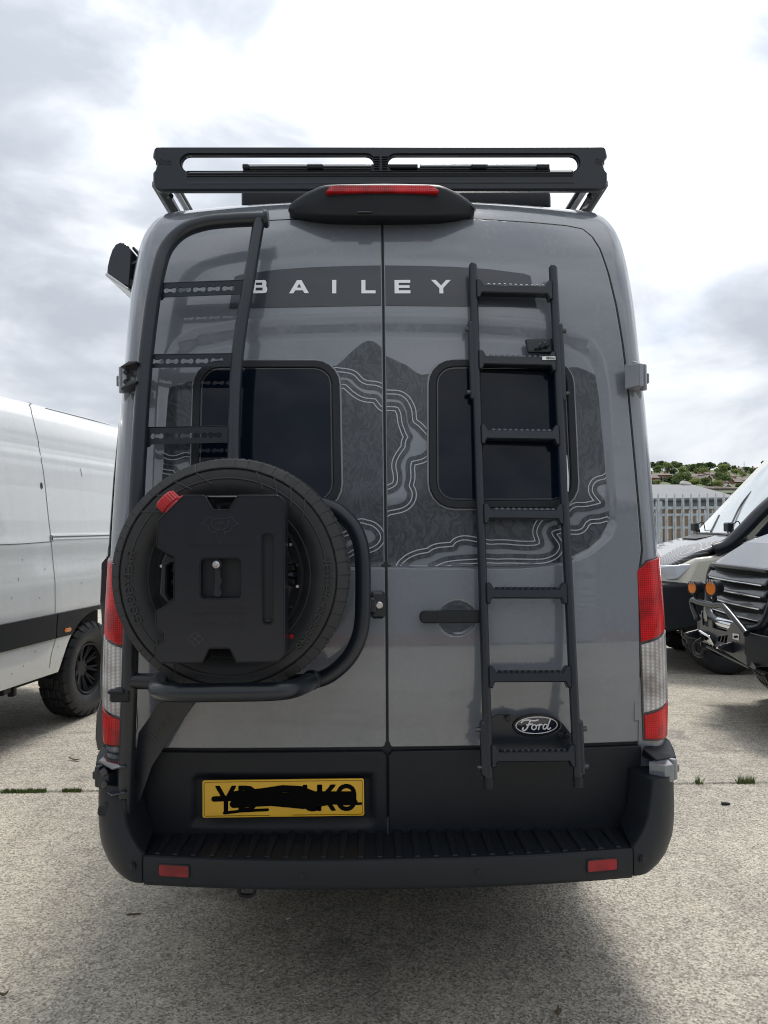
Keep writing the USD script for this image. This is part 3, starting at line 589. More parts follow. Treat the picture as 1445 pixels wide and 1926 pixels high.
# door handle and cup
hz = [off_S(790, 1161, -.035), off_S(903, 1160, -.035)]
hh = rrect(hz[0][0], 1.299, hz[1][0]+.02, 1.338, .016)
hz_z = (hz[0][2]+hz[1][2])/2
hm = extr(affinity.translate(hh, 0, hz_z-1.3185), .022, .005)
HD = obj('handle', xz(hm, -.010), M['clad'], DR, smooth=30)
obj('handle_lock', xz(extr(rrect(hz[0][0]+.002, hz_z-.015, hz[0][0]+.055, hz_z+.015, .012), .003, .001), -.0325), M['clad'], DR)
# badge on the right door
bo = onS(1006, 1359); bp_, bn = vsurf(bo[0], bo[1]); ell = lambda a, b: affinity.scale(Point(0, 0).buffer(1, quad_segs=16), a, b)
bpn = bp_ + bn*(OFF+.012); ex_, ez_ = np.array([1, 0, 0.0]), -bn*0
ezb = bn; exb = np.array([1.0, 0, 0]) - bn*bn[0]; exb /= np.linalg.norm(exb); eyb = np.cross(ezb, exb)
def bad(m): return basis(m, bpn, exb, eyb, ezb)
obj('badge_rim', bad(extr(ell(.078, .037).difference(ell(.071, .0305)), .010, .002)), M['rim'], DR)
obj('badge_face', bad(extr(ell(.0712, .0307), .006)), M['badge'], DR)
obj('badge_ring', bad(basis(extr(ell(.0685, .0285).difference(ell(.0655, .0258)), .0015), (0, 0, .006), (1, 0, 0), (0, 1, 0), (0, 0, 1))), M['white_print'], DR)
def strokes(lines, w): return unary_union([LineString(smooth_line(l, 6)).buffer(w) for l in lines])
fs = strokes([[(-.052, .010), (-.046, .016), (-.030, .018), (-.012, .015), (.002, .017)], [(-.022, .016), (-.028, .004), (-.034, -.010), (-.042, -.016), (-.048, -.012), (-.045, -.007)], [(-.034, .002), (-.024, .003), (-.016, .005)]], .0022)
fs = fs.union(strokes([[(-.010, .002), (-.016, -.002), (-.018, -.009), (-.012, -.014), (-.005, -.011), (-.003, -.004), (-.007, .001), (-.001, -.001), (.006, .002)], [(.008, .003), (.006, -.006), (.004, -.014)], [(.006, -.004), (.011, .002), (.016, .001)], [(.032, .001), (.024, .002), (.019, -.006), (.021, -.013), (.028, -.011), (.033, -.002)], [(.042, .018), (.037, .004), (.033, -.010), (.037, -.014), (.043, -.010)]], .0019))
obj('lettering', bad(basis(extr(fs, .0018), (0.002, 0, .006), (1, 0, 0), (0, 1, 0), (0, 0, 1))), M['white_print'], DR)

# number plate on the lower left panel
pl, pr_ = P(380, 1505, -.004), P(685, 1505, -.004); pt, pb = P(530, 1467.5, -.004)[2], P(530, 1538, -.004)[2]
px0, px1 = pl[0], pr_[0]; pc = ((px0+px1)/2, (pt+pb)/2); pw, ph = px1-px0, pt-pb
NP = obj('number_plate', xz(extr(affinity.translate(rrect(-pw/2, -ph/2, pw/2, ph/2, .007), *pc), .004, .001), .006), M['yellow'], V_)
def onplate(poly, name, mt, d=.0006): return obj(name, xz(extr(affinity.translate(poly, *pc), d), .0018), mt, NP, smooth=False)
fr_ = rrect(-pw/2+.005, -ph/2+.005, pw/2-.005, ph/2-.005, .006)
onplate(fr_.difference(fr_.buffer(-.0012)).difference(sbox(-.045, -ph/2-.01, .03, -ph/2+.02)), 'plate_border', M['ink'])
def plate_px(px, py): q = P(px, py, -.004); return (q[0]-pc[0], q[2]-pc[1])
for ch, x in (('Y', 424), ('D', 466), ('U', 588), ('K', 614), ('G', 651)):
    q = plate_px(x, 1503); m = meshkit.text_mesh(ch, .079, .0006, True); m.apply_translation([-m.bounds[:, 0].mean(), -.0395, 0]); m.apply_scale([.92, 1, 1])
    obj('plate_character', basis(m, (q[0]+pc[0], .0018, pc[1]), (1, 0, 0), (0, 0, 1), (0, -1, 0)), M['ink'], NP, smooth=False)
z7 = lambda X, Y: plate_px(160+X/2.58, 1380+Y/2.58)
cover = unary_union([LineString([z7(625, 320), z7(760, 315), z7(900, 330), z7(1310, 335)]).buffer(.0085), LineString([z7(720, 300), z7(860, 285), z7(960, 270), z7(1050, 275), z7(1110, 300), z7(1300, 300)]).buffer(.0115), LineString([z7(720, 345), z7(900, 335), z7(1060, 350), z7(1220, 325)]).buffer(.012), LineString([z7(1240, 345), z7(1340, 342)]).buffer(.004), LineString([z7(675, 388), z7(760, 378), z7(885, 372)]).buffer(.0045), LineString([z7(760, 305), z7(1290, 320)]).buffer(.014)])
obj('plate_cover', xz(extr(affinity.translate(cover, *pc), .0006), .0009), M['ink'], NP, smooth=False)

# ------------------------------------------------------------------ bumper
ZS, ZB = .618, .522                                  # step height, lower lip
def yb(x): return -.190 + .052*(np.abs(x)/.737)**2.2   # plan curve of the step edge
xs_ = np.linspace(-.7365, .7365, 61); pts = np.c_[xs_, yb(xs_)]
def strip_loft(sections):
    """sections: list of (n,3) rows"""
    n = len(sections[0]); V = np.vstack(sections); F = []
    for r_ in range(len(sections)-1):
        for k in range(n-1): a = r_*n+k; F += [[a, a+1, a+n+1], [a, a+n+1, a+n]]
    return TM(V, F, process=False)
prof = [(.20, ZS-.006), (.012, ZS-.004), (.006, ZS-.001), (.0, ZS-.004), (-.003, ZS-.012), (-.004, ZS-.03), (-.002, ZB+.020), (.006, ZB+.006), (.02, ZB), (.25, ZB-.02)]
BUMP = obj('bumper', strip_loft([np.array([[x, min(yb(x)+d, .06), z] for d, z in prof]) for x in xs_]), M['clad'], V_, smooth=40)
for k in range(26):
    x = -.70 + k*.056; y1 = yb(x)+.022; y0 = .02 - .012*(abs(x)/.7)
    rib = hull([(x-.005, y1+.002, ZS-.003, .004), (x+.005, y1+.002, ZS-.003, .004), (x-.008, y0, ZS, .005), (x+.008, y0, ZS, .005)], 1)
    obj('step_rib', rib, M['clad'], BUMP, smooth=40)
def wing(s):
    zs = [.532, .545, .565, .585, .605, .622, .640, .665, .70, .74, .775, .795, .806]
    secs = []
    for z in zs:
        t = (z-.552)/(.806-.552)
        xo = np.interp(z, [.532, .545, .565, .60, .65, .72, .806], [.865, .892, .912, .928, .940, .946, .948])
        xr = np.interp(z, [.532, .625, .645, .68, .72, .806], [.739, .739, .762, .790, .805, .822])
        yr = np.interp(z, [.532, .618, .66, .72, .806], [-.130, -.139, -.120, -.100, -.085])
        r0 = np.interp(z, [.532, .618, .66, .806], [0, 0, .02, .035])
        yin = np.interp(z, [.532, .618, .64, .806], [yr, yr+.004, .0, .03])
        row = [(xr-r0, yin), (xr-r0*.7, (yin+yr)/2), (xr-.004, yr+.006), (xr+.004, yr)]
        for q in np.linspace(0.1, 1, 9): row.append((xr+.004+(xo-xr-.004)*math.sin(q*np.pi/2), yr+.24*(1-math.cos(q*np.pi/2))))
        row += [(xo+.004, .5), (xo+.004, .62)]
        secs.append(np.array([[x*s, y, z] for x, y in row]))
    m = strip_loft(secs if s < 0 else secs[::-1]); 
    lid = np.vstack([secs[-1], [[s*.80, .62, .806]]]); t2 = trimesh.creation.triangulate_polygon(Polygon(lid[:, :2]).buffer(0), engine='earcut')
    return cat(m, TM(np.c_[t2[0], np.full(len(t2[0]), .8055)], t2[1], process=False))
for s in (1, -1):
    w_ = wing(s); obj('bumper_corner', w_, M['clad'], V_, smooth=40)
for s in (1, -1): obj('bumper_filler', cat(bx((s*.735, .10, .585), (.10, .36, .05), .004), bx((s*.79, .27, .58), (.17, .3, .05), .004)), M['clad'], V_)
for px, py in ((1134, 1628), (326.5, 1639)):
    c = P(px, py, -.158); s = np.sign(c[0]); n = np.array([s*.17, -1, 0]); n /= np.linalg.norm(n); e1 = np.array([-n[1], n[0], 0])
    o = np.array([c[0], yb(c[0])-.0035, c[2]])
    obj('reflector_rim', basis(extr(rrect(-.050, -.020, .050, .020, .006).difference(rrect(-.046, -.0165, .046, .0165, .005)), .003, .001), o, e1, (0, 0, 1), n), M['clad'], BUMP)
    obj('reflector', basis(extr(rrect(-.0462, -.0167, .0462, .0167, .005), .002), o, e1, (0, 0, 1), n), M['reflector'], BUMP, smooth=False)
for px, py, Y in ((567, 1645, None), (899.5, 1640, None), (1209, 1614, -.128), (248.5, 1627, -.128)):
    c = P(px, py, -.185 if Y is None else Y); s = np.sign(c[0]); tilt = .05*s if Y is None else .42*s
    n = np.array([tilt, -1, 0]); n /= np.linalg.norm(n); o = np.array([c[0], (yb(c[0])-.003) if Y is None else c[1]-.006, c[2]])
    obj('parking_sensor', cat(cyl(o+n*.001-n*.01, o+n*.001, .0135, 20), cyl(o-n*.01, o+n*.004, .009, 18, .001)), M['clad'], BUMP)
# tow eye under the bumper
te = P(463, 1669, -.10)
obj('tow_eye', tube(rounded([te+[-.026, .10, .05], te+[-.026, 0, .02], te+[-.020, 0, -.026], te+[.024, 0, -.026], te+[.030, 0, .02], te+[.03, .10, .05]], .016), .0062, 10), M['clad'], V_)

# ------------------------------------------------------------------ tail lights
TL_up = [(1196, 1073), (1216, 1055), (1237.5, 1037), (1243, 1110), (1245.5, 1178), (1204, 1209), (1199, 1140)]
TL_mid = [(1204.5, 1211), (1246, 1180.5), (1249.5, 1313), (1209, 1341), (1207, 1280)]
TL_low = [(1209.5, 1343.5), (1250, 1315.5), (1250.5, 1388), (1211, 1390.5)]
def uzpx(pts, fix=True):
    out = []
    for p in pts:
        q = onS(*p); out.append((q[0], q[1]))
    return Polygon(out).buffer(0)
for s in (1, -1):
    parts_ = [uzpx(TL_up), uzpx(TL_mid), uzpx(TL_low)]
    # carry the lens round the corner of the body
    ext_ = []
    for p in parts_:
        c = np.array(p.exterior.coords)[:-1]; mx = c[:, 0].max(); c[:, 0] = np.where(c[:, 0] > mx-.05, c[:, 0]+.07, c[:, 0]); ext_.append(Polygon(c).buffer(0))
    allp = unary_union(ext_).buffer(.004).buffer(-.0005)
    if s < 0: ext_ = [mir(p) for p in ext_]; allp = mir(allp)
    T = obj('tail_light', grid_patch(allp, vsurf, .004, .02, .012, bev=.002), M['gloss_black'], V_, smooth=50)
    for p, n, mt in zip(ext_, ('red_lens', 'clear_lens', 'lower_red_lens'), ('lens_red', 'lens_clear', 'lens_red')):
        obj(n, grid_patch(p.buffer(-.002), vsurf, .008, .008, .010, bev=.003), M[mt], T, smooth=45)
    # ledge under the lamp
    sx = lambda pts: np.array(pts)*[s, 1, 1]
    obj('lamp_ledge', hull([(*(np.array([x*s, y, z])), r_) for x, y, z, r_ in ((.835, .02, .868, .004), (.86, -.012, .845, .005), (.93, .02, .842, .006), (.955, .10, .842, .006), (.955, .3, .842, .006), (.84, .06, .838, .004), (.95, .12, .868, .004), (.95, .3, .87, .004))]), M['clad'], V_)
    obj('corner_filler', bx((.872*s, .28, .825), (.14, .42, .06), .01), M['shadowgap'], V_)

# hinges
def hinge(s, z, h, body_mat, x_in, x_out, y):
    c = (x_in+x_out)/2
    return [hull([(s*x_in, y+.012, z+h/2, .003), (s*x_in, y+.012, z-h/2, .003), (s*(x_in+.035), y-.020, z+h/2-.004, .004), (s*(x_in+.035), y-.020, z-h/2+.006, .004), (s*(x_out-.018), y-.012, z+h/2-.004, .005), (s*(x_out-.018), y-.012, z-h/2+.006, .005), (s*(x_out-.01), y+.05, z+h/2, .003), (s*(x_out-.01), y+.05, z-h/2, .003)]),
            cyl((s*x_out, y+.028, z-h/2-.004), (s*x_out, y+.028, z+h/2+.006), .013, 14, .003), bx((s*(x_out+.018), y+.05, z), (.014, .03, h*.45), .003)]
hA = P(1190, 712, .12); hB = P(1240, 1440, .03)
for s in (1, -1):
    obj('door_hinge', hinge(s, hA[2], .078, None, .812, .876, .078), M['paint'], V_)
    obj('hinge_bracket', hull([(s*.83, .14, hA[2]-.045, .01), (s*.875, .15, hA[2]-.05, .012), (s*.875, .15, hA[2]+.05, .012), (s*.87, .16, hA[2]-.095, .008), (s*.86, .16, hA[2]+.06, .01)]), M['paint'], V_)
    obj('door_hinge', hinge(s, .808-.0+.0, .07, None, .842, .938, -.018) if False else hinge(s, .813, .055, None, .835, .915, -.035), M['paint'] if s > 0 else M['powder'], V_)

# black edge of the panel standing off the left flank
ed = [(231, 757), (222, 800), (212, 900), (205, 1000), (202, 1045), (190, 1060), (187, 1130), (191, 1170), (187.5, 1250), (189, 1318), (180.5, 1345), (178.5, 1390), (183, 1412)]
edw = [P(x, y, .36) for x, y in ed]; ix = [-(float(_W(min(max(q[2], .4), 2.8)))-.02) for q in edw]
pe = Polygon([(q[0], q[2]) for q in edw] + [(x, q[2]) for x, q in reversed(list(zip(ix, edw)))]).buffer(0)
obj('side_panel_edge', xz(extr(pe, .9, .006), 1.26), M['gloss_black'], V_, label='black panel edge standing off the left flank of the van')

# ------------------------------------------------------------------ high brake light and roof joint
hb = SP_([(543.5, 392), (548, 384), (600, 352), (612, 347.5), (722, 345.5), (824, 347.5), (838, 352), (888, 383), (893.5, 390), (890, 401), (877, 406), (720, 408.5), (560, 407), (547, 403)]) if False else None
hx = lambda px, py, Y=.17: P(px, py, Y)
def brake():
    out, secs = [], []
    xs = np.array([543.5, 546, 556, 575, 600, 613, 640, 680, 722, 764, 800, 825, 838, 863, 880, 890, 893.5])
    topy = np.array([392, 384, 375, 363, 351.5, 347.8, 346.6, 345.8, 345.5, 345.8, 346.6, 347.8, 352, 363.5, 375, 384, 391])
    boty = np.array([396, 403, 406.5, 407.5, 408, 408.2, 408.4, 408.5, 408.6, 408.4, 408.2, 408, 407.7, 407, 405.5, 401.5, 395])
    for x, a, b in zip(xs, topy, boty):
        t = abs(x-718.5)/175; yb_ = .17 + .09*t**4
        q1, q2 = P(x, a, yb_+.03), P(x, b, yb_+.02); zt, zb = q1[2], q2[2]; X = q1[0]
        secs.append(np.array([[X, .50, zt+.025], [X, yb_+.08, zt+.012], [X, yb_+.03, zt], [X, yb_+.008, zt-.012], [X, yb_, zt-.028], [X, yb_+.006, (zt+zb)/2-.01], [X, yb_+.015, zb+.012], [X, yb_+.022, zb+.003], [X, yb_+.04, zb], [X, .40, zb]]))
    return strip_loft(secs)
BR = obj('brake_light', brake(), M['clad'], V_, smooth=35)
rl = [P(613.5, 361.5, .19), P(625, 349.5, .19), P(812, 349.5, .19), P(825, 361, .19)]
def lensbar():
    secs = []
    for t in np.linspace(0, 1, 25):
        px = 613.5+(825-613.5)*t; e = min(t, 1-t)*2; pt_ = 361-12.0*min(1, e*9)**.6
        q, r_ = P(px, pt_, .182), P(px, 361.5-.4*(4*t*(1-t)), .162)
        secs.append(np.array([[q[0], .26, q[2]+.014], [q[0], q[1]+.004, q[2]+.002], [q[0], q[1]-.012, q[2]-.004], [q[0], r_[1]-.001, r_[2]+.005], [r_[0], r_[1], r_[2]], [r_[0], .22, r_[2]-.002]]))
    return strip_loft(secs)
obj('red_lens', lensbar(), M['lens_red'], BR, smooth=30)
cc = P(686, 398, .176); obj('camera_lens', cat(bx(cc+[0, .004, 0], (.05, .012, .007), .002)), M['gloss_black'], BR)
for px in (551, 886):
    pass
# roof joints (short moulded gutter at each side of the roof edge)
for s in (1, -1):
    gm = [P(1097, 433, .36), P(1094, 420, .39), P(1091, 411, .46), P(1080, 402, .8)]; obj('roof_gutter', tube([[abs(q[0])*s, q[1], q[2]] for q in gm], .007, 8), M['paint'], V_)

# ------------------------------------------------------------------ roof rack
RKY = .43
RK = sub('roof_rack', V_, 'black aluminium roof rack with rounded corner posts')
rx = lambda px, py: P(px, py, RKY)
outer_pts = [(296, 275.5), (306, 273.5), (715, 274), (1124, 273.5), (1134, 275.5), (1141, 283), (1142, 292), (1136, 303), (1137.5, 318), (1142.5, 330), (1143.5, 343), (1139, 353), (1128, 358), (715, 358.5), (302, 358), (291, 353), (286.7, 343), (288, 330), (293, 318), (294, 303), (287.5, 292), (288.5, 283)]
_a, _b = rx(287, 358), rx(1143, 274)
Po = rrect(_a[0], _a[2], _b[0], _b[2], .034)
for q_ in (rx(283.5, 309), rx(1146.5, 309)): Po = Po.difference(affinity.scale(Point(q_[0], q_[2]).buffer(1, quad_segs=12), .020, .030))
Po = Po.buffer(-.006, quad_segs=6).buffer(.012, quad_segs=6).buffer(-.006, quad_segs=6)
def hole(a, b, y0=291.3, y1=320.5):
    p, q = rx(a, y1), rx(b, y0); return rrect(p[0], p[2]-.002, q[0], q[2]+.002, .0305)
hz1, hz2 = hole(341, 703), hole(730, 1089)
frame = Po.difference(hz1).difference(hz2)
zc1 = rx(700, 320.5)[2]
low_bar = frame.intersection(sbox(-2, 0, 2, zc1)); up_part = frame.intersection(sbox(-2, zc1, 2, 4))
obj('rear_frame', xz(extr(frame, .026, .009), RKY+.026), M['powder'], RK, smooth=30)
for k, py in enumerate((322.5, 327, 331)):
    a, b = rx(352, py), rx(1078, py); obj('bar_groove', bx(((a[0]+b[0])/2, RKY-.0015, a[2]), (b[0]-a[0], .005, .0022)), M['shadowgap'], RK)
a, b = rx(352, 344), rx(1078, 344); obj('lower_bar', hull([(a[0], RKY+.02, a[2], .022), (b[0], RKY+.02, a[2], .022)]), M['powder'], RK)
for s, px in ((-1, 703), (1, 730)):
    for k in range(6):
        a = rx(px, 295+k*4.4); obj('post_rib', bx((a[0]-s*.012, RKY-.003, a[2]), (.022, .008, .004), .001), M['powder'], RK)
for s in (-1, 1):
    zt, zl = rx(715, 283)[2], rx(715, 338)[2]
    obj('side_rail', tube([[s*.845, RKY+.012, zt], [s*.858, RKY+.04, zt], [s*.862, RKY+.3, zt], [s*.862, 3.6, zt]], .019, 10), M['powder'], RK)
    obj('side_rail', tube([[s*.838, RKY+.012, zl], [s*.856, RKY+.04, zl], [s*.862, RKY+.3, zl], [s*.862, 3.6, zl]], .026, 10), M['powder'], RK)
    for y in (1.3, 2.0, 2.7, 3.4): obj('rail_post', hull([(s*.862, y, zt, .016), (s*.862, y, zl, .02)]), M['powder'], RK)
    # feet: sloping legs down to the roof gutter
    sx = lambda px, py, Y: (lambda q: np.array([s*abs(q[0]), q[1], q[2]]))(P(px, py, Y))
    il = sx(1101, 357, RKY+.05); obj('inner_rail', tube([il, il+[0, .3, 0], il+[0, 2.8, 0]], .011, 10), M['alu'], RK)
    bc = sx(1112, 371, .50); obj('leg_bolt', cyl(bc, bc+[-s*.012, -.02, .0], .010, 8), M['clad'], RK)
    for y in (1.2, 2.2, 3.2): obj('rack_leg', hull([(s*.85, y, zl, .014), (s*.85, y+.08, zl, .014), (s*.74, y, zl-.17, .012), (s*.74, y+.08, zl-.17, .012)]), M['powder'], RK)
for y in np.arange(1.25, 3.7, .5): obj('cross_bar', bx((0, y, rx(715, 338)[2]+.012), (1.7, .06, .025), .004), M['powder'], RK)
for px, txt, hh_ in ((308, 'hino', .022), (1129, 'Rh', .022)):
    q = rx(px, 304); obj('lettering', text_on(txt, hh_, (q[0], RKY-.0, q[2]), (1, 0, 0), (0, 0, 1), (0, -1, 0), .0012), M['rim'], RK, smooth=False)

# fittings on the roof seen through the rack: two dark boxes and a pale framed panel
def roofbox(name, x0, x1, y0, y1, Y, L, m, r=.03):
    a, b = P(x0, y1, Y), P(x1, y0, Y); return obj(name, hull([(x_, y_, z_, r) for x_ in (a[0]+r, b[0]-r) for y_ in (Y+r, Y+L-r) for z_ in (a[2]+r, b[2]-r)]), m, V_)
roofbox('roof_vent', 453, 612, 352, 392, .75, .5, M['clad'], .02)
roofbox('roof_vent', 860, 1039, 352, 396, .75, .5, M['clad'], .03)
roofbox('roof_vent', 600, 880, 340, 385, .85, .4, M['clad'], .03)
SPN = roofbox('roof_panel', 456, 1036, 312, 326, .95, 1.1, M['clad'], .012)
for x0, x1 in ((468, 578), (607, 700), (790, 887), (916, 1010)):
    a, b = P(x0, 313.5, .935), P(x1, 308, .935); obj('panel_edge', bx(((a[0]+b[0])/2, .94, (a[2]+b[2])/2), (b[0]-a[0], .02, b[2]-a[2]), .003), M['alu'], SPN)
for x0, x1 in ((456, 468), (578, 607), (700, 786), (887, 916), (1010, 1034)):
    a, b = P(x0, 317, .93), P(x1, 308, .93); obj('panel_clip', bx(((a[0]+b[0])/2, .94, (a[2]+b[2])/2), (b[0]-a[0], .03, b[2]-a[2]), .004), M['clad'], SPN)

# ------------------------------------------------------------------ awning on the left side
z16 = lambda X, Y: (160+X/4.375, 420+Y/4.375)
AY = .50
aw = [z16(*p) for p in [(178, 415), (184, 350), (200, 280), (222, 215), (250, 172), (285, 155), (320, 160), (352, 180), (372, 212), (380, 260), (374, 360), (362, 505), (358, 520), (290, 488), (215, 440)]]
awp = Polygon([P(x, y, AY)[[0, 2]] for x, y in aw])
awx, awz = np.array(awp.centroid.coords[0])
AW = obj('awning', xz(extr(awp, 2.9, .004), AY+2.9), M['gloss_black'], V_, smooth=30, label='long closed black awning case along the left roof edge')
bq = [z16(*p) for p in [(178, 418), (230, 462), (300, 505), (370, 535), (352, 505), (290, 480)]]
bp2 = Polygon([P(x, y, AY)[[0, 2]] for x, y in bq]).buffer(.0)
w0, w1 = P(*z16(176, 416), AY), P(*z16(364, 528), AY)
obj('awning_front_bar', hull([(w0[0]+.004, y, w0[2]-.004, .007) for y in (AY-.004, AY+2.9)]+[(w1[0]-.004, y, w1[2]-.006, .005) for y in (AY-.004, AY+2.9)]), M['alu'], AW)
k0, k1, k2 = P(*z16(400, 205), AY+.06), P(*z16(495, 320), AY+.06), P(*z16(470, 420), AY+.06)
obj('awning_bracket', cat(hull([(*k0, .006), (*k1, .006), (*(k0+[0, .06, 0]), .006), (*(k1+[.02, .06, 0]), .006)]), hull([(*(k0+[-.02, .02, -.05]), .02), (*(k1+[0, .02, -.03]), .012), (*(k2+[0, .02, 0]), .02), (*(k2+[-.04, .02, 0]), .012)])), M['clad'], AW)

# ------------------------------------------------------------------ ladder on the right door
LA = sub('ladder', V_, 'black tubular ladder with seven treaded rungs on the right door')
def ladY(z): return -.12 + (z-.81)*(.26/1.67)
def onL(px, py):
    Y = 0.
    for _ in range(6): Y = ladY(P(px, py, Y)[2])
    return P(px, py, Y)
lb, lt = onL(920, 1476), onL(889.5, 495); rb, rt = onL(1088, 1474), onL(1040, 499)
def mixp(a, b, t): return a+(b-a)*t
for a, b in ((lb, lt), (rb, rt)):
    RA = obj('rail', tube(np.array([mixp(a, b, t) for t in np.linspace(0, .994, 12)] + [mixp(a, b, 1.0)]), np.r_[np.full(12, .0146), .008], 16), M['powder'], LA)
    obj('rail_cap', tube([mixp(a, b, -.006), mixp(a, b, .012)], .0165, 16), M['clad'], LA)
    for t0, t1 in ((.0, .105), (.70, .87)):
        sd = -1 if a is lb else 1
        o1, o2 = mixp(a, b, t0+.02)+[sd*.012, 0, 0], mixp(a, b, t1)+[sd*.012, 0, 0]
        obj('rail_sleeve', hull([(*o1, .0125), (*o2, .0125)]), M['powder'], LA)
        for t in (t0+.03, t1-.01):
            c = mixp(a, b, t)+[sd*.02, 0, 0]; obj('bolt', cyl(c, c+[sd*.014, 0, 0], .008, 8, .001), M['gloss_black'], LA)
ldir = (lt-lb)/np.linalg.norm(lt-lb)
for i, (pyl, pyr) in enumerate(((541, 546), (675, 680), (815, 818), (964, 967), (1113, 1116), (1271, 1272), (1420, 1421))):
    zl_, zr_ = onL(905, pyl), onL(1060, pyr); zc = (zl_[2]+zr_[2])/2; t = (zc-lb[2])/(lt[2]-lb[2])
    A, B = mixp(lb, lt, t), mixp(rb, rt, t); wd = np.linalg.norm(B-A); e1 = (B-A)/wd; 
    hb_, g = .0175, .0165
    shp = unary_union([sbox(g-.004, -hb_, wd-g+.004, hb_-.006),
        Polygon([(g-.008, .030), (g+.003, .033), (g+.008, .028), (g+.012, .022), (g+.017, hb_-.006), (g+.03, hb_-.008), (g+.03, -hb_+.002), (g+.010, -hb_), (g+.006, -hb_-.010), (g+.003, -hb_-.018), (g-.008, -hb_-.016)]),
        Polygon([(wd-g+.008, .030), (wd-g-.003, .033), (wd-g-.008, .028), (wd-g-.012, .022), (wd-g-.017, hb_-.006), (wd-g-.03, hb_-.008), (wd-g-.03, -hb_+.002), (wd-g-.010, -hb_), (wd-g-.006, -hb_-.010), (wd-g-.003, -hb_-.018), (wd-g+.008, -hb_-.016)])]).buffer(.003).buffer(-.003)
    ez = ldir; ey = np.cross(ez, e1); ey /= np.linalg.norm(ey)     # ey points away from the camera
    m = basis(extr(shp, .034, .004), A - ey*(-.017), e1, ez, -ey)
    RU = obj('rung', m, M['powder'], LA, smooth=30)
    teeth = []
    for k in range(11):
        x = .045 + (wd-.09)*k/10
        for row, dy in ((0, -.010), (1, .004)):
            teeth.append(basis(bx((x+(.006 if row else 0), hb_-.004, dy), (.012, .011, .012), .002), A, e1, ez, -ey))
    obj('rung_tread', teeth, M['worn'] if i < 4 else M['powder'], RU, smooth=20)
sa, sb2 = (zz_r(mixp, rb, rt, t) for t in ()) if False else (mixp(rb, rt, .535), mixp(rb, rt, .605))
obj('scuff', hull([(*(sa+[.0105, -.0115, 0]), .0025), (*(mixp(sa, sb2, .4)+[.0125, -.0105, 0]), .0034), (*(sb2+[.0125, -.0105, 0]), .0012)], 1), M['alu'], LA)
lab = mixp(onL(1000, 674), onL(1040, 676), .75); obj('label_plate', bx(lab+[0, -.020, -.001], (.044, .002, .012)), M['white_print'], LA)
obj('lettering', text_on('Rhino', .008, lab+np.array([.006, -.0212, -.001]), (1, 0, 0), (0, 0, 1), (0, -1, 0), .0006), M['ink'], LA, smooth=False)
# brackets of the ladder on the door
q = [P(x, y, -.028)[[0, 2]] for x, y in [(925, 1352), (938, 1345), (962, 1345), (978, 1350), (1050, 1352), (1060, 1362), (1076, 1382), (1078, 1412), (925, 1412)]]
obj('ladder_bracket', xz(extr(Polygon(q).difference(affinity.translate(ell(.08, .039), bpn[0], bpn[2])), .008, .002), -.014), M['powder'], LA)
for px, py in ((955, 1351), (1054, 1382), (1066, 1384)): c = P(px, py, -.03); obj('bolt', cyl(c, c+[0, -.010, 0], .009, 8, .002), M['rim'], LA)
q = [off_S(x, y, -.02) for x, y in [(992, 642), (1044, 640), (1056, 655), (1056, 662), (996, 660)]]
obj('ladder_bracket', hull([(*p, .008) for p in q]), M['powder'], LA)
for px, py, r in ((1018, 651, .011), (1028, 648, .011), (1010, 655, .007)): c = off_S(px, py, -.03); obj('bolt', cyl(c+[0, .01, 0], c+[0, -.014, 0], r, 12, .003), M['gloss_black'], LA)

# ------------------------------------------------------------------ wheel carrier with its ladder on the left door
WC = sub('wheel_carrier', V_, 'black bent tube wheel carrier with three slotted ladder rungs on the left door')
def car(px, py, off=-.10): return off_S(px, py, off)
mp_ = [(234.5, 1549), (236, 1500), (243, 1300), (251, 1080), (259, 900), (270, 720), (284, 590), (297, 515)]
post = np.array([car(*p, -.12) for p in mp_]); zz = post[:, 2]
post_s = smooth_line(post, 6)
arc = [car(297, 515, -.11), car(312, 468, -.11), car(342, 436, -.11), car(385, 420, -.11), car(440, 414, -.105), car(502, 411.5, -.10)]
obj('main_tube', tube(np.vstack([smooth_line(np.vstack([post, arc[1:]]), 7)]), .0245, 18), M['powder'], WC)
ca = arc[-1]; obj('tube_cap', cyl(ca+[-.012, 0, 0], ca+[.006, 0, 0], .030, 20, .004), M['powder'], WC)
st = [(490, 412), (486, 425), (470, 520), (456, 600), (446, 680), (441, 780), (440, 900), (440, 1080)]
obj('inner_tube', tube(smooth_line(np.array([car(*p, -.10) for p in st]), 6), .0205, 16), M['powder'], WC)
def slotted(x0, x1, yt0, yt1, yb0, yb1, name):
    a, b = car(x0, (yt0+yb0)/2, -.105), car(x1, (yt1+yb1)/2, -.105); L = np.linalg.norm(b-a); e1 = (b-a)/L
    h = (yb0-yt0+yb1-yt1)/2/FPX*((a-CAM)@FW); 
    s = Polygon([(-.004, h/2+.004), (.006, h/2), (L-.006, h/2), (L+.006, h/2+.004), (L+.006, -h/2+.004), (L-.03, -h/2+.004), (.03, -h/2+.003), (.022, -h/2-.006), (-.004, -h/2-.004)])
    step = (L-.05)/5
    for k in range(5):
        cx = .025+step*(k+.5); s = s.difference(unary_union([Point(cx-.013, 0).buffer(.0088), Point(cx+.013, 0).buffer(.0088), sbox(cx-.013, -.0055, cx+.013, .0055)]))
    ez = np.array([0, 0, 1.0]); ez -= e1*(ez@e1); ez /= np.linalg.norm(ez); ey = np.cross(ez, e1)
    m = cat(basis(extr(s, .005), a, e1, ez, -ey), basis(bx((L/2, h/2-.0015, -.020), (L, .005, .05), .001), a, e1, ez, -ey))
    obj('rung', m, M['powder'], WC, smooth=20)
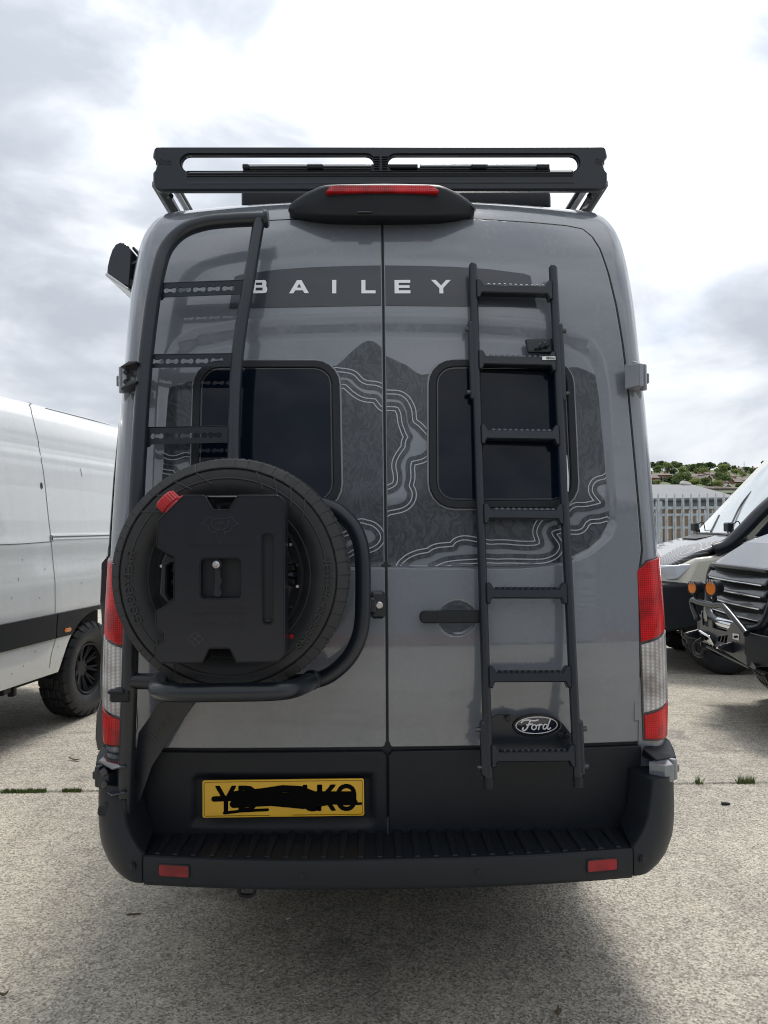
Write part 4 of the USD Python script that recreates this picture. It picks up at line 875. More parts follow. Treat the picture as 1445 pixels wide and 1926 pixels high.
slotted(293, 458, 533, 527, 562, 556, 'a'); slotted(268, 437, 667, 665, 694, 692, 'b'); slotted(268, 434, 804, 801, 838, 835, 'c')
lp = [car(*p, -.11) for p in [(440, 925), (560, 930), (622, 952), (665, 975), (686, 1030), (686, 1190), (662, 1240), (610, 1283), (560, 1288), (420, 1290), (255, 1281)]]
obj('hoop_tube', tube(smooth_line(np.array([car(*p, -.12) for p in [(560, 940), (618, 953), (648, 972), (670, 1000), (681, 1040), (683, 1110), (680, 1180), (664, 1225), (636, 1258), (600, 1278), (540, 1284), (400, 1284), (250, 1281)]]), 6), .0245, 18), M['powder'], WC)
cr_ = [(586, 1279, -.14), (575, 1287, -.26), (545, 1297, -.36), (500, 1301, -.39), (420, 1302.5, -.39), (340, 1303, -.385), (305, 1300, -.35), (296, 1292, -.27), (300, 1280, -.14)]
obj('cradle_tube', tube(smooth_line(np.array([P(*p) for p in cr_]), 6), .0255, 18), M['powder'], WC)
obj('weld_collar', cyl(P(583, 1281, -.17), P(589, 1277, -.15), .030, 16, .004), M['powder'], WC)
q = [off_S(*p, -.045)[[0, 2]] for p in [(262, 1377), (300, 1322), (366, 1322), (330, 1372), (288, 1440), (258, 1530), (250, 1530), (256, 1440)]]
gy = off_S(300, 1380, -.045)[1]
obj('gusset_plate', xz(extr(Polygon(q).buffer(0), .008, .001), gy+.004), M['powder'], WC)
ga, gb_ = off_S(283, 1392, -.05), off_S(330, 1338, -.05); e1 = (gb_-ga); e1[1] = 0; e1 /= np.linalg.norm(e1); e2 = np.array([-e1[2], 0, e1[0]])
bug = strokes([[(0, .0), (.03, 0)], [(.008, .002), (.0, .022)], [(.008, -.002), (.0, -.022)], [(.016, .002), (.016, .020)], [(.016, -.002), (.016, -.020)], [(.026, .006), (.034, .010)], [(.026, -.006), (.034, -.010)]], .002)
gm_ = extr(bug, .0015)
obj('plate_emblem', basis(gm_, (ga[0], gy-.004, ga[2]), e1, e2, (0, -1, 0)), M['powder'], WC, smooth=False)
tm_ = meshkit.text_mesh('OLE', .024, .0015, True); tm_.apply_translation([.038, -.012, 0])
obj('plate_lettering', basis(tm_, (ga[0], gy-.004, ga[2]), e1, e2, (0, -1, 0)), M['powder'], WC, smooth=False)
# clamps and hinge plates
k = car(228, 1309, -.12); obj('clamp', [bx(k+[.004, 0, .004], (.062, .06, .036), .006), bx(k+[-.006, -.018, .018], (.05, .035, .010), .003)], M['clad'], WC)
k = car(213, 1519, -.12); obj('clamp', [hull([(*(k+[-.038, .01, -.005]), .012), (*(k+[-.040, .01, -.018]), .012), (*(k+[.04, -.01, .028]), .006), (*(k+[.045, -.01, -.026]), .008), (*(k+[.045, .03, -.026]), .008)]), bx(k+[.040, -.004, .002], (.02, .05, .068), .004)], M['clad'], WC)
for d in (-.02, 0, .02): obj('clamp_pin', cyl(k+[d, -.004, .01+.4*d], k+[d, -.004, .026+.4*d], .004, 8), M['rim'], WC)
for py0, py1 in ((1432, 1447), (1479, 1496)):
    a, b, c = P(187, py0, -.01), P(212, py1, -.10), P(235, py1-5, -.11)
    obj('hinge_plate', hull([(*a, .003), (*(a+[0, .08, 0]), .003), (*b, .003), (*(b+[0, .06, 0]), .003), (*c, .003), (*(c+[0, .06, 0]), .003)]), M['gloss_black'], WC)
for py in (1449, 1472): c = P(199, py, -.045); obj('hinge_bolt', cyl(c, c+[.004, -.022, 0], .011, 10, .003), M['gloss_black'], WC)
for py0, py1 in ((690, 681), (731, 718)):
    a, b, c = P(229, py0, .02), P(243, py1, .0), P(256, py1, -.02)
    obj('hinge_plate', hull([(*a, .003), (*(a+[0, .08, 0]), .003), (*b, .003), (*(b+[0, .06, 0]), .003), (*c, .004), (*(c+[0, .05, 0]), .004)]), M['rim'], WC)
for py in (702, 720): c = P(238, py, .03); obj('hinge_bolt', cyl(c, c+[.004, -.022, 0], .009, 10, .003), M['gloss_black'], WC)
# latch between carrier and right door
k = off_S(711, 1137, -.055); obj('latch', [bx(k, (.045, .05, .085), .008), bx(k+[-.03, -.02, .0], (.05, .04, .05), .006)], M['powder'], WC)
obj('latch_bolt', cyl(k+[.004, -.02, 0], k+[.004, -.035, 0], .012, 12, .003), M['steel'], WC)

# ------------------------------------------------------------------ wheels
def tyre_mesh(R, w, rim_r, n=96):
    h = w/2; prof = [(rim_r-.004, -h*.62), (rim_r+.012, -h*.74), (rim_r+.03, -h*.86), (rim_r+(R-rim_r)*.45, -h), (rim_r+(R-rim_r)*.70, -h*.97), (R-.032, -h*.90), (R-.015, -h*.80), (R-.009, -h*.6)]
    prof += [(r, -y) for r, y in prof[::-1]]; m = revolve(prof, n)     # axis z
    return m
def to_axis(m, c, ax):
    M_ = trimesh.geometry.align_vectors([0, 0, 1], np.asarray(ax, float)/np.linalg.norm(ax)); m = m.copy(); m.apply_transform(M_); m.apply_translation(c); return m
def tread_blocks(R, w, nb, seed=0, chunky=False):
    """tread blocks of a tyre with axis z"""
    h = w/2; ms = []; r0 = np.random.default_rng(seed)
    for k in range(nb):
        a = 2*np.pi*k/nb; ca = 2*np.pi/nb*R
        for s in (-1, 1):
            aa = a + (np.pi/nb if s > 0 else 0); lw = ca*(.84 if not chunky else .68); j = r0.uniform(.95, 1.05)
            b = hull([(R-.004, s*h*.56, -lw/2, .002), (R-.004, s*h*.56, lw/2, .002), (R-.008, s*h*.78, -lw/2*j, .003), (R-.008, s*h*.78, lw/2*j, .003), (R-.030, s*h*.93, -lw/2*.95, .003), (R-.030, s*h*.93, lw/2*.95, .003), (R-.03, s*h*.5, 0, .002)] + ([(R-.058, s*h*.985, 0, .004)] if chunky else []), 0)
            b = basis(b, (0, 0, 0), (1, 0, 0), (0, 0, 1), (0, -1, 0)); b.apply_transform(trimesh.transformations.rotation_matrix(aa, [0, 0, 1])); ms.append(b)
    nb2 = nb*2 if not chunky else nb
    for k in range(nb2):
        a = 2*np.pi*k/nb2; ca = 2*np.pi/nb2*R
        for row in (-.34, 0, .34):
            b = bx((R-.008, 0, row*h), (.018, ca*.72, h*.26), .003); b.apply_transform(trimesh.transformations.rotation_matrix(a+row*.06, [0, 0, 1])); ms.append(b)
    return cat(*ms)
def rim_mesh(rim_r, w, spokes=8):
    h = w/2; prof = [(rim_r+.004, h*.72), (rim_r-.004, h*.78), (rim_r-.014, h*.74), (rim_r-.022, h*.5), (rim_r-.035, h*.1), (rim_r-.03, -h*.4), (rim_r, -h*.7)]
    ms = [revolve(prof[::-1], 64)]; ms.append(revolve([(0, h*.30), (.075, h*.30), (.085, h*.22), (.085, -h*.1)][::-1], 32))
    for k in range(spokes):
        a = 2*np.pi*k/spokes
        for d in (-.10, .10):
            s = hull([(.06, .0, h*.22, .014), (rim_r-.03, (rim_r)*math.tan(d), h*.52, .012), (rim_r-.02, (rim_r)*math.tan(d), h*.25, .012)], 1)
            s.apply_transform(trimesh.transformations.rotation_matrix(a, [0, 0, 1])); ms.append(s)
    return cat(*ms)
def arc_text(txt, h, rad, mid, depth=.0015, sx=1.0, inward=False):
    m = meshkit.text_mesh(txt, h, depth, True); m = m.subdivide_to_size(h*.6); v = m.vertices.copy(); v[:, 0] = (v[:, 0]-v[:, 0].mean())*sx; v[:, 1] -= h/2
    if inward: ang = mid + v[:, 0]/rad; r_ = rad - v[:, 1]
    else: ang = mid - v[:, 0]/rad; r_ = rad + v[:, 1]
    return TM(np.c_[r_*np.cos(ang), r_*np.sin(ang), v[:, 2]], m.faces, process=False)

SWC = P(443, 1080, -.205); SR, SW, SRIM = .336, .235, .205
SPW = thing('spare_wheel', 'spare wheel with black road tyre carried upright on the left rear door', 'spare wheel', SWC)
SAX = np.array([0.0, -1, 0]); SAX /= np.linalg.norm(SAX)
# wheel axis points at the camera: local z -> -y, local x -> x, local y -> z
def sw(m): return basis(m, SWC, (1, 0, 0), (0, 0, 1), (0, -1, 0))
TY = obj('tyre', sw(tyre_mesh(SR, SW, SRIM, 120)), M['rubber'], SPW, smooth=40)
obj('tread', sw(tread_blocks(SR, SW, 54, 3)), M['rubber_dusty'], TY, smooth=25)
rings = []
for r_, d in ((SRIM+.022, .5), (SRIM+.07, .9), (SRIM+.105, .98), (SR-.028, .9)):
    yy = np.interp(r_, [SRIM-.004, SRIM+.012, SRIM+.03, SRIM+(SR-SRIM)*.45, SRIM+(SR-SRIM)*.70, SR-.032], np.array([.62, .74, .86, 1, .97, .90])*SW/2)
    th = np.linspace(0, 2*np.pi, 120, endpoint=False); rings.append(tube(np.c_[r_*np.cos(th), r_*np.sin(th), np.full(120, yy)], .0032, 6, True))
obj('sidewall_ring', sw(cat(*rings)), M['rubber'], TY)
def side_y(r_): return np.interp(r_, [SRIM-.004, SRIM+.012, SRIM+.03, SRIM+(SR-SRIM)*.45, SRIM+(SR-SRIM)*.70, SR-.032, SR-.015], np.array([.62, .74, .86, 1, .97, .90, .80])*SW/2)
def sidewall(m):
    m = m.copy(); v = m.vertices.copy(); rr = np.hypot(v[:, 0], v[:, 1]); v[:, 2] += side_y(rr)-.0004; m.vertices = v; return m
for txt, mid, sx, hh_, rr_ in (('GOODYEAR', math.radians(188), 1.15, .024, .276), ('VECTOR 4SEASONS', math.radians(-20), 1.0, .021, .278)):
    obj('sidewall_lettering', sw(sidewall(arc_text(txt, hh_, rr_, mid, .0040, sx, False))), M['rubber'], TY, smooth=False)
fins = []
for a0 in np.radians([38, 48, 58, 68, 100, 112, 124, 136, 222, 234]):
    l = np.array([[(.262+t*.048)*math.cos(a0+t*.14), (.262+t*.048)*math.sin(a0+t*.14)] for t in np.linspace(0, 1, 6)]); fins.append(tube(np.c_[l, side_y(np.hypot(l[:, 0], l[:, 1]))+.0008], .0030, 6))
for fn_ in fins: obj('sidewall_fin', sw(fn_), M['rubber'], TY)
RI = obj('rim', sw(rim_mesh(SRIM, SW, 8)), M['rim'], SPW, smooth=35)
nuts = []
for k in range(20):
    a = 2*np.pi*(k+.5)/20; p = np.array([(SRIM-.012)*math.cos(a), (SRIM-.012)*math.sin(a), SW/2*.74]); obj('rim_bolt', sw(cyl(p, p+[0, 0, .008], .0045, 8)), M['steel'] if k % 2 else M['rim'], RI)
dq = P(548, 1198, -.32); obj('sidewall_dot', sw(sidewall(basis(extr(Point(dq[0]-SWC[0], dq[2]-SWC[2]).buffer(.006), .0012), (0, 0, 0), (1, 0, 0), (0, 1, 0), (0, 0, 1)))), M['red_plastic'], TY, smooth=False)

# ------------------------------------------------------------------ fuel can
FY = -.425; zf = lambda X, Y: P(200+X/3.0104, 880+Y/3.0104, FY)[[0, 2]]
can = [(288, 303), (438, 153), (556, 153), (606, 237), (690, 237), (745, 153), (974, 153), (1008, 190), (1012, 1060), (974, 1098), (737, 1104), (700, 1028), (690, 1024), (592, 1024), (580, 1030), (545, 1104), (303, 1108), (270, 1074), (272, 1010), (320, 984), (321, 940), (277, 912), (279, 812), (380, 750), (383, 510), (370, 500), (286, 452)]
CP = Polygon([zf(*p) for p in can]).buffer(-.004).buffer(.004)
FC = thing('fuel_can', 'flat black fuel can with red cap bolted in front of the spare wheel', 'fuel can', [CP.centroid.x, FY, CP.centroid.y])
hnd = Polygon([zf(*p) for p in [(288, 720), (302, 528), (326, 480), (383, 512), (383, 540), (352, 545), (332, 560), (328, 715), (345, 745), (383, 740), (383, 752), (345, 782)]]).buffer(0)
cupr = rrect(*zf(535, 740), *zf(762, 512), .012); groove = rrect(*zf(886, 884), *zf(944, 372), .010)
CB = obj('can_body', xz(extr(CP.difference(cupr).difference(groove), .085, .004), FY+.085), M['can'], FC, smooth=25)
obj('can_recess', [xz(extr(cupr.buffer(.001), .06), FY+.085), xz(extr(groove.buffer(.001), .072), FY+.085)], M['clad'], CB, smooth=False)
obj('seam_rim', xz(extr(CP.difference(CP.buffer(-.0022)), .003, .001), FY+.001), M['rim'], CB, smooth=False)
obj('handle', xz(extr(hnd, .05, .006), FY+.070), M['clad'], FC, smooth=25)
obj('top_handle', xz(extr(Polygon([zf(*p) for p in [(556, 156), (745, 156), (735, 172), (578, 172)]]), .04, .004), FY+.06), M['clad'], FC)
gq = zf(915, 866); obj('groove_end', xz(extr(affinity.translate(ell(.008, .004), *gq), .003), FY+.012), M['rim'], CB)
ca, cb_ = zf(345, 238), zf(330, 185); cdir = np.array([-.62, 0, .62]); cdir /= np.linalg.norm(cdir); c0 = np.array([zf(362, 226)[0], FY+.045, zf(362, 226)[1]])
CAPm = [cyl(c0, c0+cdir*.012, .026, 24, .002), cyl(c0+cdir*.010, c0+cdir*.040, .029, 24, .003)]
u1 = np.cross(cdir, [0, 1, 0]); u2 = np.array([0, 1.0, 0])
CA = obj('cap', CAPm, M['red_plastic'], FC)
for k in range(20):
    a = 2*np.pi*k/20; d = (u1*math.cos(a)+u2*math.sin(a))*.029; obj('cap_rib', hull([(*(c0+cdir*.013+d), .0022), (*(c0+cdir*.036+d), .0022)], 0), M['red_plastic'], CA)
lq = zf(418, 160); obj('cap_strap', hull([(lq[0], FY+.04, lq[1], .005), (lq[0]-.02, FY+.04, lq[1]-.008, .006)]), M['red_plastic'], FC)
ba = zf(627, 548); kb = np.array([ba[0], FY-.012, ba[1]])
KN = obj('mount_bar', xz(extr(unary_union([Point(*zf(627, 548)).buffer(.014), Point(*zf(637, 640)).buffer(.011), Point(*zf(632, 705)).buffer(.0125), LineString([zf(627, 548), zf(634, 620), zf(630, 705)]).buffer(.0085)]), .012, .003), FY+.004), M['clad'], FC)
obj('mount_bolt', [cyl(kb+[0, .01, 0], kb+[0, -.004, 0], .0095, 20, .002), cyl(kb+[0, 0, 0], kb+[0, -.0075, 0], .0055, 6, .001)], M['steel'], KN)
obj('mount_slot', xz(extr(rrect(*zf(542, 655), *zf(750, 600), .01), .004, .001), FY+.030), M['shadowgap'], CB)
def canpl(poly, t=.0012): return xz(extr(poly, t), FY+.0004)
E_ = lambda *pts: LineString(smooth_line([zf(*p) for p in pts], 5)).buffer(.0011)
eleph = unary_union([E_((538, 318), (560, 300), (572, 282), (600, 280), (618, 292), (640, 286), (662, 290), (690, 280), (712, 280), (728, 300), (752, 318)), E_((538, 318), (570, 325), (582, 345), (592, 365), (620, 360), (632, 345)), E_((752, 318), (722, 325), (708, 345), (700, 362), (672, 360), (660, 345)),
    E_((600, 295), (598, 320), (612, 340), (632, 345)), E_((692, 295), (694, 320), (680, 340), (660, 345)), E_((620, 360), (626, 385), (636, 410), (648, 425), (658, 410), (666, 385), (672, 360)), E_((628, 312), (645, 306), (662, 312), (645, 320), (628, 312)), E_((632, 345), (645, 352), (660, 345)), E_((618, 330), (624, 326)), E_((668, 326), (674, 330))])
obj('emblem', canpl(eleph), M['gloss_black'], CB, smooth=False)
for txt, X, Y, W_ in (('OVERLAND FUEL', 645, 438, 362), ('9 Litres / 2.38 Gallon', 640, 790, 288), ('DANGER EXTREMELY FLAMMABLE', 640, 826, 322), ('PETROL / FUEL', 638, 888, 312)):
    q = zf(X, Y); tgt = (zf(X+W_, Y)-q)[0]; h = .0105 if txt.startswith(('OV', 'PE')) else .0065
    if txt.startswith('OV') or txt.startswith('9'): h = .008
    if txt.startswith('PE'): h = .0125
    m = meshkit.text_mesh(txt, h, .0012, False); wd = np.ptp(m.bounds[:, 0])
    obj('lettering', text_on(txt, h, (q[0], FY+.0004, q[1]), (1, 0, 0), (0, 0, 1), (0, -1, 0), .0012, False, True, tgt/wd), M['can'], CB, smooth=False)
dm = Polygon([zf(*p) for p in [(460, 970), (504, 928), (550, 970), (504, 1012)]]); dsh = dm.difference(dm.buffer(-.0012)).union(LineString([zf(482, 949), zf(527, 991)]).buffer(.0006)).union(LineString([zf(527, 949), zf(482, 991)]).buffer(.0006))
obj('hazard_diamond', canpl(dsh), M['gloss_black'], CB, smooth=False)

fp = []
rfp = np.random.default_rng(8)
for X0, X1, Y in ((479, 801, 850), (552, 796, 932), (568, 796, 950), (568, 796, 970)):
    x = X0
    while x < X1-12:
        l = rfp.uniform(10, 34); a_, b_ = zf(x, Y+5), zf(min(x+l, X1), Y-5); fp.append(sbox(a_[0], a_[1], b_[0], b_[1])); x += l+7
obj('fine_print', canpl(unary_union(fp), .0005), M['can'], CB, smooth=False)

# own wheels of the campervan (under the body)
_wheels = {}
def van_wheel(parent, c, R, w, rim_r, seed, ax=(1, 0, 0), nb=36, spokes=8):
    key = (R, w, rim_r, nb, spokes)
    if key not in _wheels: _wheels[key] = (cat(tyre_mesh(R, w, rim_r, 64), tread_blocks(R, w, nb, seed, True)), rim_mesh(rim_r, w, spokes))
    T = obj('wheel', to_axis(_wheels[key][0], c, ax), M['rubber'], parent, smooth=35)
    obj('wheel_rim', to_axis(_wheels[key][1], c, ax), M['rim'], T, smooth=35)
for x in (-.80, .80):
    for y in (1.4, 5.1): van_wheel(V_, (x, y, .36), .36, .24, .205, 2, (np.sign(x), 0, 0))

# ------------------------------------------------------------------ white van on the left
WB = G(150, 1345); wd_ = np.array([.164, .986, 0]); wd_ /= np.linalg.norm(wd_); wn = np.array([wd_[1], -wd_[0], 0])
WV = thing('white_van', 'white panel van with dirty sills, side rail and chunky tyre, left of the campervan', 'van', WB*[1, 1, 0])
_nz = PchipInterpolator([.44, .50, .62, .85, 1.0, 1.15, 1.40, 1.47, 1.55, 2.0, 2.10, 2.115, 2.16, 2.175, 2.35, 2.37, 2.5, 2.58, 2.64, 2.68, 2.70],
                        [.085, .105, .125, .135, .150, .150, .128, .130, .118, .075, .062, .056, .054, .046, .015, .010, -.04, -.12, -.25, -.45, -.7])
SAG = lambda a: -.03*(np.maximum(np.abs(a+1.2)-1.0, 0)/2.5)**2
def wsurf0(a, z): 
    n = _nz(np.clip(z, .44, 2.70)) + SAG(a)
    return WB*[1, 1, 0] + np.asarray(a)[..., None]*wd_ + n[..., None]*wn + np.asarray(z)[..., None]*np.array([0, 0, 1.0])
def wsurf(a, z):
    a, z = np.asarray(a, float), np.asarray(z, float); e = 2e-3; p = wsurf0(a, z)
    nn = np.cross(wsurf0(a, z+e)-wsurf0(a, z-e), wsurf0(a+e, z)-wsurf0(a-e, z)); nn /= np.linalg.norm(nn, axis=-1, keepdims=True)
    s = np.sign((nn*wn).sum(-1)+1e-3*nn[..., 2])[..., None]; return p, nn*s
def onW(px, py):
    d = ray(px, py); n0 = .1
    for _ in range(12):
        o = WB*[1, 1, 0]+wn*n0; t = ((o-CAM)@wn)/(d@wn); p = CAM+d*t; n0 = float(_nz(np.clip(p[2], .44, 2.7)))
    return np.array([(p-WB*[1, 1, 0])@wd_, p[2]])
arch = Point(.02, .40).buffer(.50, quad_segs=12)
side = sbox(-4.6, .46, 1.25, 2.70).difference(arch)
zc_ = lambda X, Y: (X/2.75, 700+Y/2.75)
gl = {k: onW(*zc_(*p))[1] for k, p in dict(l1=(300, 245), l2=(300, 360), l3=(300, 397)).items()}
def wex(a, z):
    z = np.asarray(z); o = 0
    for q in (gl['l1'],): o = o - .006*np.exp(-((z-q)/.006)**2)
    o = o - .006*np.exp(-((z-gl['l3'])/.005)**2) - .003*np.exp(-((z-gl['l2'])/.006)**2)
    return o
WBODY = obj('body', cat(grid_patch(side.intersection(sbox(-1.9, 0, 3, 3)), wsurf, 0, .03, .02, wex), grid_patch(side.intersection(sbox(-5, 0, -1.9, 3)), wsurf, 0, .03, .12)), M['white'], WV, smooth=40)
# far side, roof and inner shell of the van so that it is a closed vehicle
def wp(a, n, z): return WB*[1, 1, 0]+wd_*a+wn*n+np.array([0, 0, z])
obj('far_side', [hull([(*wp(a, n, z), .05) for a, n, z in [(-4.5, -1.75, .55), (1.18, -1.75, .55), (-3.6, -1.65, 2.5), (1.12, -1.65, 2.5), (-4.5, -1.0, .55), (1.18, -1.0, .55), (-3.6, -.75, 2.62), (1.12, -.75, 2.62)]]),
    hull([(*wp(a, n, z), .04) for a, n, z in [(-4.3, .0, .95), (1.15, .0, .95), (-3.6, -.1, 2.3), (1.12, -.1, 2.3), (-4.3, -.9, .95), (1.15, -.9, .95), (-3.6, -.9, 2.3), (1.12, -.9, 2.3)]])], M['white'], WV)
obj('wheel_well', hull([(*wp(a, n, z), .03) for a in (-.55, .60) for n in (-.55, -.20) for z in (.45, .95)]), M['shadowgap'], WV)
obj('under_frame', hull([(*wp(a, n, z), .04) for a in (-4.2, 1.0) for n in (-1.5, -.10) for z in (.42, .5)]), M['clad'], WV)
def stripW(pts, w, name, m, off=.0018, bevel=0): 
    l = LineString(smooth_line([onW(*zc_(*p)) for p in pts], 5)); return obj(name, grid_patch(l.buffer(w, cap_style=2).intersection(side), wsurf, off, 0, .05, wex), m, WBODY, smooth=True)
M['seam'] = plain('body_seam', (0.16, 0.16, 0.155), 0.8)
stripW([(150, 170), (165, 213), (182, 290), (200, 370), (215, 470), (230, 560), (247, 720), (260, 830), (264, 880), (272, 960), (282, 1060), (285, 1130), (284, 1250), (290, 1300), (286, 1380), (265, 1460), (255, 1530)], .0032, 'door_seam', M['seam'])
stripW([(-10, 84), (60, 92), (100, 104), (126, 128), (150, 170)], .0032, 'roof_seam', M['seam'])
stripW([(-10, 893), (100, 889), (270, 877)], .0035, 'waist_seam', M['seam'])
ra, rb_ = onW(*zc_(262, 852)), onW(*zc_(556, 845))
rr_ = sbox(ra[0], (ra[1]+rb_[1])/2-.024, 1.20, (ra[1]+rb_[1])/2+.020)
RLW = obj('door_rail', grid_patch(rr_, wsurf, .010, .012, .05, None, bev=.003), M['white'], WV, smooth=30)
zr = (ra[1]+rb_[1])/2
obj('rail_slot', grid_patch(sbox(ra[0]+.002, zr-.008, 1.19, zr+.004), wsurf, .0112, 0, .1), M['seam'], RLW)
obj('rail_slot', grid_patch(sbox(ra[0]-.006, zr-.03, ra[0]+.008, zr+.012), wsurf, .0112, 0, .1), M['shadowgap'], RLW)
c_top, c_bot = onW(*zc_(100, 1285))[1], onW(*zc_(100, 1425))[1]
clad_ = sbox(-4.3, c_bot, .4, c_top).difference(arch.buffer(.004))
xse = onW(*zc_(288, 1300))[0]
for a, b in ((-4.3, xse-.004), (xse+.004, .4)): obj('side_cladding', grid_patch(clad_.intersection(sbox(a, 0, b, 3)), wsurf, .012, .014, .06, None, bev=.004), M['clad'], WV, smooth=40)
ml = onW(*zc_(343, 1333)); obj('side_marker', grid_patch(rrect(ml[0]-.045, ml[1]-.016, ml[0]+.045, ml[1]+.016, .016), wsurf, .019, .012, .02, None, bev=.003), M['amber'], WV)
kh = onW(*zc_(214, 587)); obj('door_lock', [grid_patch(affinity.scale(Point(*kh).buffer(.018), .8, 1.4), wsurf, .003, .003, .02)], M['rim'], WV)
sc_ = LineString([onW(*zc_(415, 500)), onW(*zc_(424, 538))]); obj('scratch', grid_patch(sc_.buffer(.0035), wsurf, .0018, 0, .05, wex), M['seam'], WBODY)
for i, (X, Y) in enumerate(((115, 970), (232, 1020), (60, 1170), (205, 1168), (420, 1090), (95, 1070), (300, 1420), (320, 1480), (180, 1445), (60, 1560), (120, 1520))):
    a = onW(*zc_(X, Y)); obj('dirt_mark', grid_patch(affinity.scale(Point(*a).buffer(.006), .7, 1.2), wsurf, .0018, 0, .02, wex), M['seam'], WBODY)
sb_ = wp(-1.05, -.02, .40); obj('step_bracket', [bx(wp(-1.05, .0, .43), (.10, .12, .05), .008), bx(wp(-.95, .02, .405), (.05, .05, .07), .006)], M['clad'], WV)
for a, z in ((.02, .40),): van_wheel(WV, wp(a, -.03, .40), .405, .275, .215, 5, wn, 26, 9)
van_wheel(WV, wp(-3.65, -.03, .40), .405, .275, .215, 6, wn, 26, 9)
obj('roof_strip', tube([wp(-.25, -.16, 2.60), wp(.5, -.16, 2.60), wp(1.15, -.17, 2.595)], .008, 8), M['clad'], WV)

# ------------------------------------------------------------------ two parked vans on the right
def van_frame(o, fwd):
    f = np.array([fwd[0], fwd[1], 0.0]); f /= np.linalg.norm(f); l = np.array([-f[1], f[0], 0.0])
    o = np.array([o[0], o[1], 0.0])
    return lambda a, b, c: o + f*a + l*b + np.array([0, 0, c]), f, l
def hullF(T, pts, s=1): return hull([(*T(*p[:3]), p[3]) for p in pts], s)
def sym(pts): return [(a, s*b, c, r) for a, b, c, r in pts for s in (-1, 1)]
# --- van A: contour lines on the bonnet, cream body
wr, wl = G(1285, 1222), G(1360, 1265)
oA = (wr+wl)/2; lA = (wl-wr); lA /= np.linalg.norm(lA); fA = np.array([lA[1], -lA[0], 0])
TA, fa, la = van_frame(oA, fA)
A_ = thing('expedition_van', 'cream van with contour lines on its grey bonnet, parked behind the bull bar van', 'van', oA*[1, 1, 0])
obj('body', hullF(TA, sym([(.30, .90, .55, .05), (-4.6, .93, .5, .05), (.25, .90, 1.16, .05), (-.3, .93, 1.40, .05), (-4.6, .92, 1.5, .05)])), M['slate'], A_, smooth=45)
obj('wing', hullF(TA, sym([(.55, .90, .60, .05), (.30, .92, 1.19, .05), (.05, .93, 1.22, .05), (.05, .92, .6, .05), (.62, .8, 1.02, .05)])), M['cream'], A_, smooth=45)
obj('cab', hullF(TA, sym([(-.20, .80, 1.44, .04), (-.35, .88, 1.40, .04), (-1.05, .70, 2.36, .05), (-1.75, .66, 2.72, .06), (-1.4, .80, 2.3, .05), (-4.6, .72, 2.74, .06), (-4.6, .90, 1.5, .06)])), M['cream'], A_, smooth=45)
BA = obj('bonnet', hullF(TA, sym([(.72, .55, 1.12, .03), (.62, .78, 1.10, .03), (.30, .86, 1.27, .03), (-.22, .84, 1.445, .03), (.35, .5, 1.32, .03), (-.2, .4, 1.475, .03)])), M['topo'], A_, smooth=50)
obj('bonnet_vent', hullF(TA, sym([(.12, .28, 1.425, .006), (-.06, .38, 1.462, .006)])), M['clad'], BA)
obj('front_bumper', [hullF(TA, sym([(.93, .45, .50, .05), (.93, .45, .80, .05), (.70, .92, .50, .06), (.66, .93, .92, .05), (.3, .95, .55, .04), (.25, .95, .95, .03), (.80, .5, 1.02, .05)])), hullF(TA, sym([(.90, .4, .36, .04), (.62, .85, .38, .05)]))], M['clad'], A_, smooth=50)
fr0 = PX(1262, 1143, TA(.78, .8, 0)[0]); 
obj('fog_recess', hullF(TA, [(.80, .62, .62, .02), (.80, .62, .70, .02), (.70, .86, .60, .025), (.70, .86, .74, .025)]), M['powder'], A_)
for s in (-1, 1):
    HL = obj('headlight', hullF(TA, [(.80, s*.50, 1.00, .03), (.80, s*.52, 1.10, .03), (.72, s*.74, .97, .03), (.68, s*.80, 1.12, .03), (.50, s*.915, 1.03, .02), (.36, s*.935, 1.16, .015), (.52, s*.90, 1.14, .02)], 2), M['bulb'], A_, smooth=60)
    obj('headlight_reflector', [hullF(TA, [(.79, s*.56, 1.045, .035), (.77, s*.60, 1.045, .035)]), hullF(TA, [(.72, s*.75, 1.05, .035), (.70, s*.78, 1.05, .035)])], M['chrome'], HL)
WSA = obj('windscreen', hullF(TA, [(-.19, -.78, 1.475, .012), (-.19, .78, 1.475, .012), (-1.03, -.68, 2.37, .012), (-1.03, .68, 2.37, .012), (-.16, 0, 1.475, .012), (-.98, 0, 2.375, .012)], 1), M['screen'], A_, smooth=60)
obj('cowl', hullF(TA, sym([(-.16, .82, 1.45, .02), (-.10, .4, 1.475, .02), (-.22, .80, 1.47, .02)])), M['clad'], A_)
def tubeF(T, pts, r, n=10): return tube(smooth_line(np.array([T(*p) for p in pts]), 5), r, n)
obj('wiper', [tubeF(TA, [(-.16, .50, 1.50), (-.42, .12, 1.79), (-.60, -.02, 1.97)], .010), tubeF(TA, [(-.16, -.1, 1.50), (-.36, -.42, 1.70)], .010)], M['clad'], WSA)
obj('screen_sticker', hullF(TA, [(-.62, .28, 1.965, .006), (-.82, .44, 2.165, .006), (-.88, .40, 2.23, .006), (-.83, .36, 2.17, .006)]), M['clad'], WSA)
for b, px in ((-.62, 0), (.62, 1)):
    obj('work_light', [bx(TA(-.13, b, 1.56), (.07, .12, .10), .012), bx(TA(-.15, b+.05, 1.50), (.04, .05, .06), .004)], M['powder'], A_)
    obj('light_cable', tubeF(TA, [(-.14, b+.06, 1.58), (-.18, b+.16, 1.62), (-.2, b+.18, 1.50)], .006, 6), M['clad'], A_)
